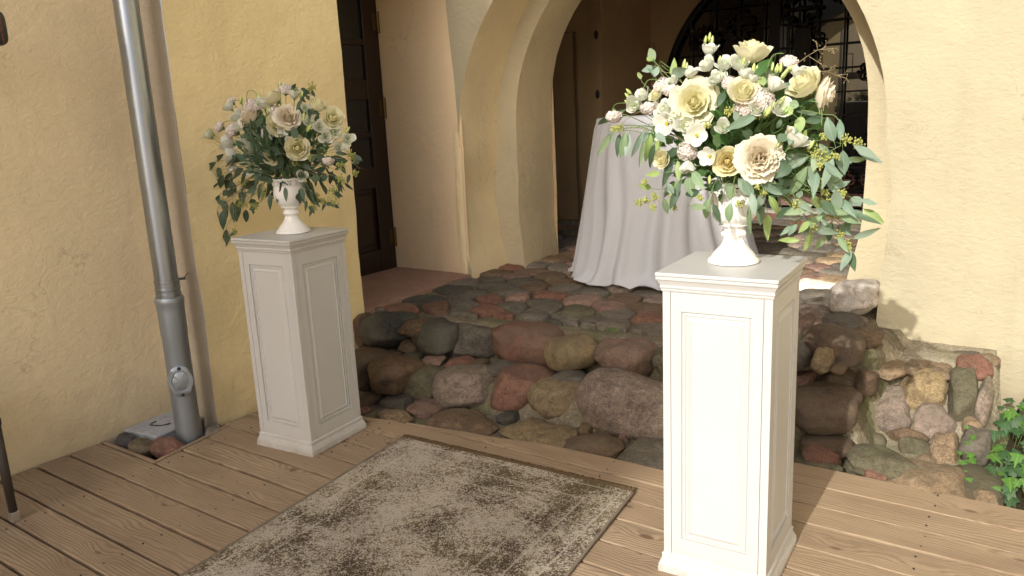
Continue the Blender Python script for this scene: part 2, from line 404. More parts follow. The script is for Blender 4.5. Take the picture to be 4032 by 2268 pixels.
# ---------------- measured placements (metres)
COL={'gray': (0.17, 0.155, 0.13), 'dgray': (0.075, 0.08, 0.072), 'red': (0.25, 0.125, 0.09), 'pink': (0.31, 0.2, 0.165), 'yel': (0.34, 0.26, 0.145), 'brown': (0.2, 0.135, 0.085), 'olive': (0.15, 0.14, 0.09), 'white': (0.95, 0.88, 0.78), 'gp': (0.3, 0.24, 0.2), 'tan': (0.34, 0.25, 0.16), 'dbrown': (0.13, 0.085, 0.055)}
STONES=[((-3.514, 3.27, 0.231), (0.09, 0.09, 0.106), 0.0, 'brown'),
((-3.258, 3.27, 0.268), (0.169, 0.15, 0.097), 0.0, 'dgray'),
((-3.06, 3.27, 0.297), (0.08, 0.09, 0.055), 0.0, 'brown'),
((-3.088, 3.27, 0.194), (0.057, 0.09, 0.042), 0.0, 'brown'),
((-2.96, 3.36, 0.238), (0.134, 0.15, 0.095), 0.0, 'dgray'),
((-2.768, 3.48, 0.215), (0.159, 0.15, 0.1), 0.0, 'gray'),
((-2.408, 3.48, 0.23), (0.22, 0.15, 0.111), 0.0, 'red'),
((-2.087, 3.48, 0.23), (0.152, 0.15, 0.093), 0.0, 'yel'),
((-1.784, 3.48, 0.246), (0.157, 0.15, 0.098), 0.0, 'pink'),
((-1.557, 3.48, 0.27), (0.059, 0.09, 0.056), 0.0, 'olive'),
((-3.226, 3.02, 0.106), (0.139, 0.16, 0.113), 0.0, 'dbrown'),
((-3.005, 3.02, 0.098), (0.145, 0.16, 0.094), 0.0, 'brown'),
((-2.905, 3.14, 0.041), (0.176, 0.16, 0.091), 0.0, 'olive'),
((-2.582, 3.14, 0.052), (0.17, 0.16, 0.112), 0.0, 'gp'),
((-2.289, 3.24, 0.055), (0.176, 0.16, 0.12), 0.0, 'red'),
((-2.049, 3.24, 0.055), (0.134, 0.16, 0.093), 0.0, 'yel'),
((-1.653, 3.24, 0.093), (0.241, 0.16, 0.144), 0.0, 'gp'),
((-3.033, 3.211, 0.145), (0.046, 0.066, 0.026), 0, 'olive'),
((-2.876, 3.202, 0.145), (0.07, 0.054, 0.026), 0, 'pink'),
((-2.707, 3.239, 0.145), (0.073, 0.083, 0.026), 0, 'red'),
((-2.591, 3.263, 0.145), (0.05, 0.07, 0.026), 0, 'dbrown'),
((-2.442, 3.279, 0.145), (0.075, 0.108, 0.026), 0, 'gray'),
((-2.31, 3.358, 0.145), (0.047, 0.042, 0.026), 0, 'dgray'),
((-2.025, 3.319, 0.145), (0.088, 0.089, 0.026), 0, 'gray'),
((-1.897, 3.427, 0.145), (0.053, 0.043, 0.026), 0, 'brown'),
((-3.342, 3.154, 0.145), (0.08, 0.067, 0.026), 0, 'tan'),
((-3.161, 3.176, 0.145), (0.068, 0.059, 0.026), 0, 'brown'),
((-3.1, 2.866, -0.03), (0.053, 0.148, 0.036), 0, 'dbrown'),
((-2.944, 2.948, -0.03), (0.091, 0.088, 0.036), 0, 'gray'),
((-2.723, 2.955, -0.03), (0.088, 0.101, 0.036), 0, 'pink'),
((-2.793, 2.761, -0.03), (0.108, 0.065, 0.036), 0, 'tan'),
((-2.426, 2.886, -0.03), (0.182, 0.127, 0.036), 0, 'brown'),
((-2.252, 3.061, -0.03), (0.044, 0.075, 0.036), 0, 'dgray'),
((-1.998, 2.955, -0.03), (0.167, 0.133, 0.036), 0, 'yel'),
((-1.825, 3.112, -0.03), (0.035, 0.053, 0.036), 0, 'brown'),
((-1.695, 2.942, -0.03), (0.128, 0.121, 0.036), 0, 'brown'),
((-1.613, 3.114, -0.03), (0.023, 0.056, 0.036), 0, 'pink'),
((-1.412, 3.019, -0.03), (0.12, 0.177, 0.036), 0, 'gray'),
((-1.726, 3.132, -0.03), (0.052, 0.04, 0.036), 0, 'brown'),
((-3.094, 3.006, -0.03), (0.03, 0.03, 0.036), 0, 'gray'),
((-0.851, 3.85, 0.331), (0.131, 0.16, 0.087), 0.0, 'dbrown'),
((-0.749, 4.05, 0.332), (0.069, 0.12, 0.041), 0.0, 'brown'),
((-0.732, 4.0, 0.334), (0.042, 0.06, 0.03), 0.0, 'brown'),
((-0.974, 3.75, 0.295), (0.056, 0.12, 0.068), 0.0, 'gray'),
((-0.846, 3.6, 0.328), (0.045, 0.08, 0.051), 0.0, 'yel'),
((-0.762, 3.55, 0.317), (0.027, 0.06, 0.018), 0.0, 'brown'),
((-0.916, 4.271, 0.33), (0.104, 0.144, 0.05), 0, 'gray'),
((-0.953, 4.46, 0.33), (0.059, 0.058, 0.05), 0, 'tan'),
((-1.066, 4.138, 0.33), (0.048, 0.195, 0.05), 0, 'pink'),
((-0.895, 4.5, 0.423), (0.13, 0.14, 0.092), 0.0, 'white'),
((-0.957, 3.699, 0.17), (0.056, 0.099, 0.05), 0, 'red'),
((-0.803, 3.775, 0.17), (0.079, 0.104, 0.05), 0, 'brown'),
((-0.804, 3.901, 0.18), (0.033, 0.063, 0.04), 0, 'gray'),
((-0.681, 3.75, 0.203), (0.046, 0.08, 0.061), 0.0, 'dbrown'),
((-0.807, 3.5, 0.136), (0.148, 0.18, 0.09), 0.0, 'dbrown'),
((-0.763, 3.276, 0.0), (0.077, 0.078, 0.05), 0, 'red'),
((-0.755, 3.38, 0.02), (0.11, 0.1, 0.04), 0, 'dbrown'),
((-0.763, 3.216, -0.02), (0.098, 0.04, 0.03), 0, 'olive'),
((-0.608, 3.881, 0.037), (0.104, 0.134, 0.05), 0.543, 'gp'),
((-0.474, 3.994, 0.106), (0.095, 0.105, 0.085), 0.543, 'yel'),
((-0.308, 4.006, 0.113), (0.066, 0.147, 0.075), 0.543, 'olive'),
((-0.282, 4.156, 0.203), (0.072, 0.068, 0.06), 0.543, 'red'),
((-0.224, 3.993, 0.105), (0.031, 0.132, 0.05), 0.543, 'gp'),
((-0.402, 3.847, 0.017), (0.086, 0.094, 0.05), 0.543, 'gp'),
((-0.25, 3.859, 0.024), (0.04, 0.038, 0.05), 0.543, 'tan'),
((-0.228, 3.77, -0.03), (0.057, 0.093, 0.07), 0.543, 'gray'),
((-0.336, 3.701, -0.072), (0.058, 0.102, 0.075), 0.543, 'tan'),
((-0.497, 3.756, -0.038), (0.083, 0.032, 0.04), 0.543, 'brown'),
((-0.639, 3.691, -0.077), (0.076, 0.054, 0.04), 0.543, 'olive'),
((-0.448, 3.702, -0.071), (0.071, 0.048, 0.05), 0.543, 'olive'),
((-0.404, 3.646, -0.105), (0.044, 0.036, 0.05), 0.543, 'tan'),
((-0.531, 3.319, 0.01), (0.136, 0.103, 0.045), 0, 'olive'),
((-0.65, 4.06, 0.19), (0.092, 0.15, 0.03), 0, 'tan'),
((-0.481, 4.149, 0.18), (0.113, 0.147, 0.03), 0, 'tan'),
((-0.355, 3.297, -0.03), (0.149, 0.143, 0.055), 0, 'tan'),
((-0.212, 3.386, -0.05), (0.115, 0.147, 0.05), 0, 'olive'),
((-0.148, 3.238, -0.02), (0.041, 0.025, 0.03), 0, 'tan'),
((-0.531, 3.216, -0.01), (0.04, 0.034, 0.03), 0, 'red'),
((-0.189, 3.86, -0.05), (0.018, 0.098, 0.04), 0, 'gray')]
NSTEP=58
SEEDS=[(-3.359, 4.438, 'gray'),(-3.286, 4.636, 'pink'),(-3.486, 4.321, 'gray'),(-3.191, 4.243, 'gray'),(-3.419, 4.068, 'dgray'),(-3.123, 4.49, 'gray'),(-2.917, 4.359, 'brown'),(-2.8, 4.561, 'brown'),(-3.217, 3.998, 'gray'),(-3.389, 3.73, 'dgray'),(-2.993, 4.152, 'gray'),(-2.986, 3.934, 'red'),(-2.876, 4.036, 'pink'),(-2.707, 4.164, 'red'),(-3.337, 3.472, 'red'),(-3.21, 3.628, 'red'),(-3.061, 3.745, 'gray'),(-3.077, 3.424, 'red'),(-2.757, 3.856, 'gray'),(-2.435, 4.15, 'pink'),(-2.504, 4.362, 'gray'),(-2.913, 3.499, 'gray'),(-2.835, 3.684, 'red'),(-2.671, 3.544, 'red'),(-2.534, 3.883, 'gray'),(-2.351, 3.941, 'olive'),(-2.485, 3.617, 'gray'),(-2.323, 3.599, 'dgray'),(-2.272, 3.716, 'gray'),(-2.087, 3.924, 'gray'),(-1.865, 3.938, 'red'),(-1.979, 4.18, 'brown'),(-2.206, 4.329, 'brown'),(-2.053, 3.565, 'gray'),(-1.869, 3.52, 'gray'),(-1.743, 3.636, 'gray'),(-3.418, 3.291, 'gray'),(-3.162, 5.029, 'gray'),(-3.337, 4.999, 'gray'),(-3.39, 5.509, 'brown'),(-3.754, 6.046, 'gray'),(-3.027, 4.713, 'brown'),(-3.247, 4.813, 'brown'),(-2.278, 3.836, 'olive'),(-2.163, 3.779, 'gray'),(-2.001, 3.708, 'gray'),(-1.554, 6.119, 'gray'),(-1.369, 6.013, 'tan'),(-1.393, 5.71, 'pink'),(-1.231, 5.592, 'gray'),(-1.341, 5.403, 'pink'),(-1.217, 5.315, 'tan'),(-1.283, 5.129, 'white'),(-1.207, 4.878, 'gray'),(-1.111, 4.726, 'gray'),(-1.138, 4.523, 'gp'),(-1.08, 4.258, 'pink'),(-1.23, 5.821, 'gray'),(-1.341, 6.197, 'tan'),(-1.587, 6.484, 'gray'),(-2.133, 7.222, 'gray'),(-1.307, 7.391, 'brown'),(-2.034, 8.009, 'gray'),(-3.087, 7.849, 'gray'),(-2.434, 6.391, 'gray'),(-1.722, 5.57, 'pink'),(-1.018, 7.34, 'pink'),(-1.605, 3.906, 'gp'),(-3.681, 8.413, 'pink'),(-3.401, 8.309, 'brown'),(-2.923, 8.182, 'red'),(-1.924, 5.223, 'red'),(-1.854, 4.465, 'gp'),(-0.795, 3.663, 'olive'),(-1.289, 3.639, 'gray'),(-3.108, 6.414, 'gray'),(-2.779, 7.053, 'brown'),(-2.553, 7.969, 'red'),(-1.553, 4.085, 'olive'),(-0.906, 4.001, 'olive'),(-2.551, 5.345, 'pink'),(-3.208, 8.125, 'gray'),(-3.934, 6.961, 'gp'),(-0.751, 6.191, 'gray'),(-4.379, 7.216, 'olive'),(-1.019, 3.712, 'gp'),(-3.995, 7.988, 'gray'),(-4.095, 5.701, 'pink'),(-4.277, 5.632, 'pink'),(-2.778, 8.497, 'pink'),(-0.791, 5.795, 'gp'),(-3.459, 5.877, 'pink'),(-4.072, 7.619, 'pink'),(-2.118, 6.022, 'olive'),(-3.338, 6.319, 'red'),(-0.772, 7.094, 'olive'),(-2.031, 6.424, 'gray'),(-2.698, 7.38, 'olive'),(-1.948, 5.842, 'olive'),(-3.178, 6.738, 'gray'),(-1.194, 6.957, 'olive'),(-1.321, 8.19, 'gp'),(-1.951, 5.612, 'gray'),(-0.715, 4.518, 'gp'),(-1.616, 4.444, 'gray'),(-0.751, 8.4, 'pink'),(-2.732, 5.432, 'gray'),(-2.257, 4.727, 'olive'),(-4.497, 5.557, 'red'),(-1.248, 7.839, 'olive'),(-2.552, 8.258, 'red'),(-0.858, 7.602, 'gray'),(-2.454, 5.864, 'pink'),(-2.187, 5.288, 'gray'),(-3.049, 5.164, 'pink'),(-2.356, 5.675, 'brown'),(-1.251, 4.337, 'red'),(-1.684, 5.039, 'red'),(-0.76, 5.984, 'red'),(-1.992, 8.306, 'brown'),(-3.386, 7.419, 'gray'),(-4.45, 6.186, 'red'),(-4.36, 5.976, 'pink'),(-3.427, 7.055, 'red'),(-1.412, 4.206, 'gray'),(-1.017, 7.945, 'brown'),(-4.445, 7.403, 'gray'),(-2.239, 6.961, 'gp'),(-1.765, 8.0, 'gp'),(-1.346, 3.877, 'gray'),(-2.682, 6.268, 'gp'),(-4.261, 8.214, 'olive'),(-1.754, 8.394, 'gray'),(-1.3, 4.635, 'gray'),(-1.793, 4.216, 'red'),(-3.69, 6.3, 'gray'),(-2.986, 6.637, 'gray'),(-2.86, 5.107, 'gp'),(-1.04, 6.297, 'brown'),(-3.534, 7.265, 'pink'),(-4.363, 7.824, 'gp'),(-3.593, 7.891, 'gp'),(-1.481, 7.261, 'gray'),(-0.804, 6.842, 'brown'),(-3.969, 6.643, 'olive'),(-1.754, 5.324, 'red'),(-2.146, 5.672, 'gp'),(-1.649, 6.876, 'gray'),(-0.987, 5.376, 'gray'),(-1.887, 6.885, 'gp'),(-1.516, 5.155, 'gp'),(-0.8, 5.353, 'red'),(-4.246, 8.468, 'gp'),(-2.416, 8.449, 'olive'),(-3.599, 7.526, 'gray'),(-2.971, 6.18, 'gray'),(-1.725, 6.643, 'gp'),(-2.329, 5.414, 'pink'),(-4.167, 7.373, 'gray'),(-4.267, 7.018, 'gray'),(-1.826, 7.491, 'olive'),(-1.135, 3.906, 'olive'),(-3.057, 7.358, 'gray'),(-2.82, 7.593, 'gray'),(-2.279, 7.643, 'gray'),(-3.481, 6.549, 'pink'),(-2.748, 5.699, 'gp'),(-3.89, 5.893, 'gp'),(-4.375, 6.406, 'gp'),(-1.426, 7.58, 'gray'),(-1.22, 6.634, 'brown'),(-3.798, 5.476, 'olive'),(-2.298, 8.177, 'gray'),(-2.46, 7.503, 'olive'),(-3.358, 5.289, 'brown'),(-2.664, 4.005, 'gray'),(-1.161, 7.154, 'gray'),(-3.977, 6.121, 'gray'),(-3.29, 7.759, 'gray'),(-1.852, 7.712, 'gp'),(-2.294, 7.853, 'gray'),(-3.112, 7.58, 'brown'),(-2.312, 5.015, 'olive'),(-0.753, 4.892, 'gray'),(-3.946, 8.339, 'gp'),(-3.892, 7.366, 'gray'),(-2.857, 7.996, 'gray'),(-0.704, 7.293, 'olive'),(-2.899, 4.891, 'gp'),(-2.623, 5.122, 'gp'),(-1.003, 8.191, 'gray'),(-4.098, 5.527, 'red'),(-3.099, 5.915, 'gp'),(-0.83, 4.743, 'pink'),(-0.987, 5.031, 'olive'),(-2.35, 4.576, 'gp'),(-1.501, 7.025, 'gp'),(-2.462, 6.996, 'gray'),(-2.156, 4.521, 'gray'),(-1.496, 7.987, 'gray'),(-1.859, 7.159, 'gray'),(-3.551, 6.731, 'gp'),(-1.849, 6.235, 'gray'),(-2.666, 5.855, 'olive'),(-4.462, 6.8, 'gray'),(-1.881, 4.624, 'gray'),(-3.616, 5.642, 'gray'),(-4.325, 7.615, 'pink'),(-2.19, 6.208, 'pink'),(-1.34, 6.47, 'gray'),(-4.126, 7.818, 'olive'),(-3.111, 8.484, 'gray'),(-0.711, 4.194, 'gp'),(-1.037, 6.104, 'gray'),(-1.39, 6.812, 'brown'),(-4.069, 6.295, 'gray'),(-3.461, 6.154, 'gray'),(-0.999, 8.463, 'olive'),(-1.505, 4.644, 'gp'),(-1.628, 8.22, 'brown'),(-2.09, 7.782, 'red'),(-2.069, 5.093, 'gray'),(-2.581, 6.828, 'olive'),(-0.773, 5.614, 'gp'),(-1.592, 5.867, 'gp'),(-0.732, 5.153, 'brown'),(-2.651, 6.596, 'pink'),(-3.289, 6.023, 'gray'),(-3.8, 5.684, 'gray'),(-2.857, 6.874, 'gp'),(-0.901, 6.504, 'gray'),(-3.095, 5.506, 'gray'),(-2.227, 4.074, 'pink'),(-1.573, 7.746, 'olive'),(-2.004, 4.823, 'brown'),(-2.846, 6.422, 'red'),(-1.002, 5.713, 'olive'),(-4.181, 6.828, 'red'),(-2.713, 4.891, 'olive'),(-3.767, 8.171, 'brown'),(-1.747, 5.975, 'olive'),(-0.803, 8.045, 'gray'),(-1.277, 8.401, 'gp'),(-3.462, 8.103, 'gray'),(-3.228, 5.705, 'brown'),(-3.209, 7.146, 'gp'),(-3.478, 4.883, 'red'),(-0.874, 4.302, 'gp'),(-2.589, 5.555, 'red'),(-2.476, 6.061, 'red'),(-2.577, 7.676, 'gray'),(-2.728, 4.381, 'gray'),(-2.916, 5.457, 'gray'),(-2.618, 4.734, 'gp'),(-1.266, 4.041, 'gray'),(-2.754, 6.067, 'gray'),(-1.423, 4.88, 'gray'),(-0.911, 4.597, 'olive'),(-3.482, 8.499, 'brown'),(-2.068, 5.453, 'gp'),(-2.304, 6.567, 'gray'),(-2.937, 5.626, 'olive'),(-2.52, 4.893, 'gray'),(-1.056, 5.918, 'olive'),(-4.444, 8.063, 'pink'),(-4.167, 5.918, 'gray'),(-2.909, 5.838, 'gp'),(-2.117, 6.785, 'gray'),(-0.74, 3.9, 'brown'),(-4.394, 5.774, 'brown'),(-2.217, 5.875, 'gray'),(-1.694, 4.76, 'gray'),(-4.267, 5.429, 'gray'),(-1.561, 3.556, 'brown'),(-3.888, 7.761, 'gray'),(-1.745, 5.762, 'gray'),(-3.699, 6.947, 'olive'),(-1.507, 5.553, 'brown'),(-2.006, 4.354, 'gp'),(-2.811, 5.269, 'gray'),(-4.355, 6.62, 'red'),(-2.388, 5.217, 'gray'),(-2.102, 7.459, 'pink'),(-1.955, 8.498, 'gray'),(-3.755, 6.595, 'brown'),(-3.095, 6.96, 'olive'),(-3.951, 7.152, 'brown'),(-1.549, 5.347, 'gray'),(-0.959, 6.695, 'red'),(-1.775, 3.797, 'gray'),(-3.48, 4.668, 'brown'),(-1.421, 4.485, 'pink'),(-0.743, 6.646, 'gray'),(-1.191, 7.6, 'red'),(-2.771, 7.793, 'gray'),(-3.597, 5.454, 'olive'),(-0.715, 6.394, 'gp'),(-4.214, 6.138, 'gray')]
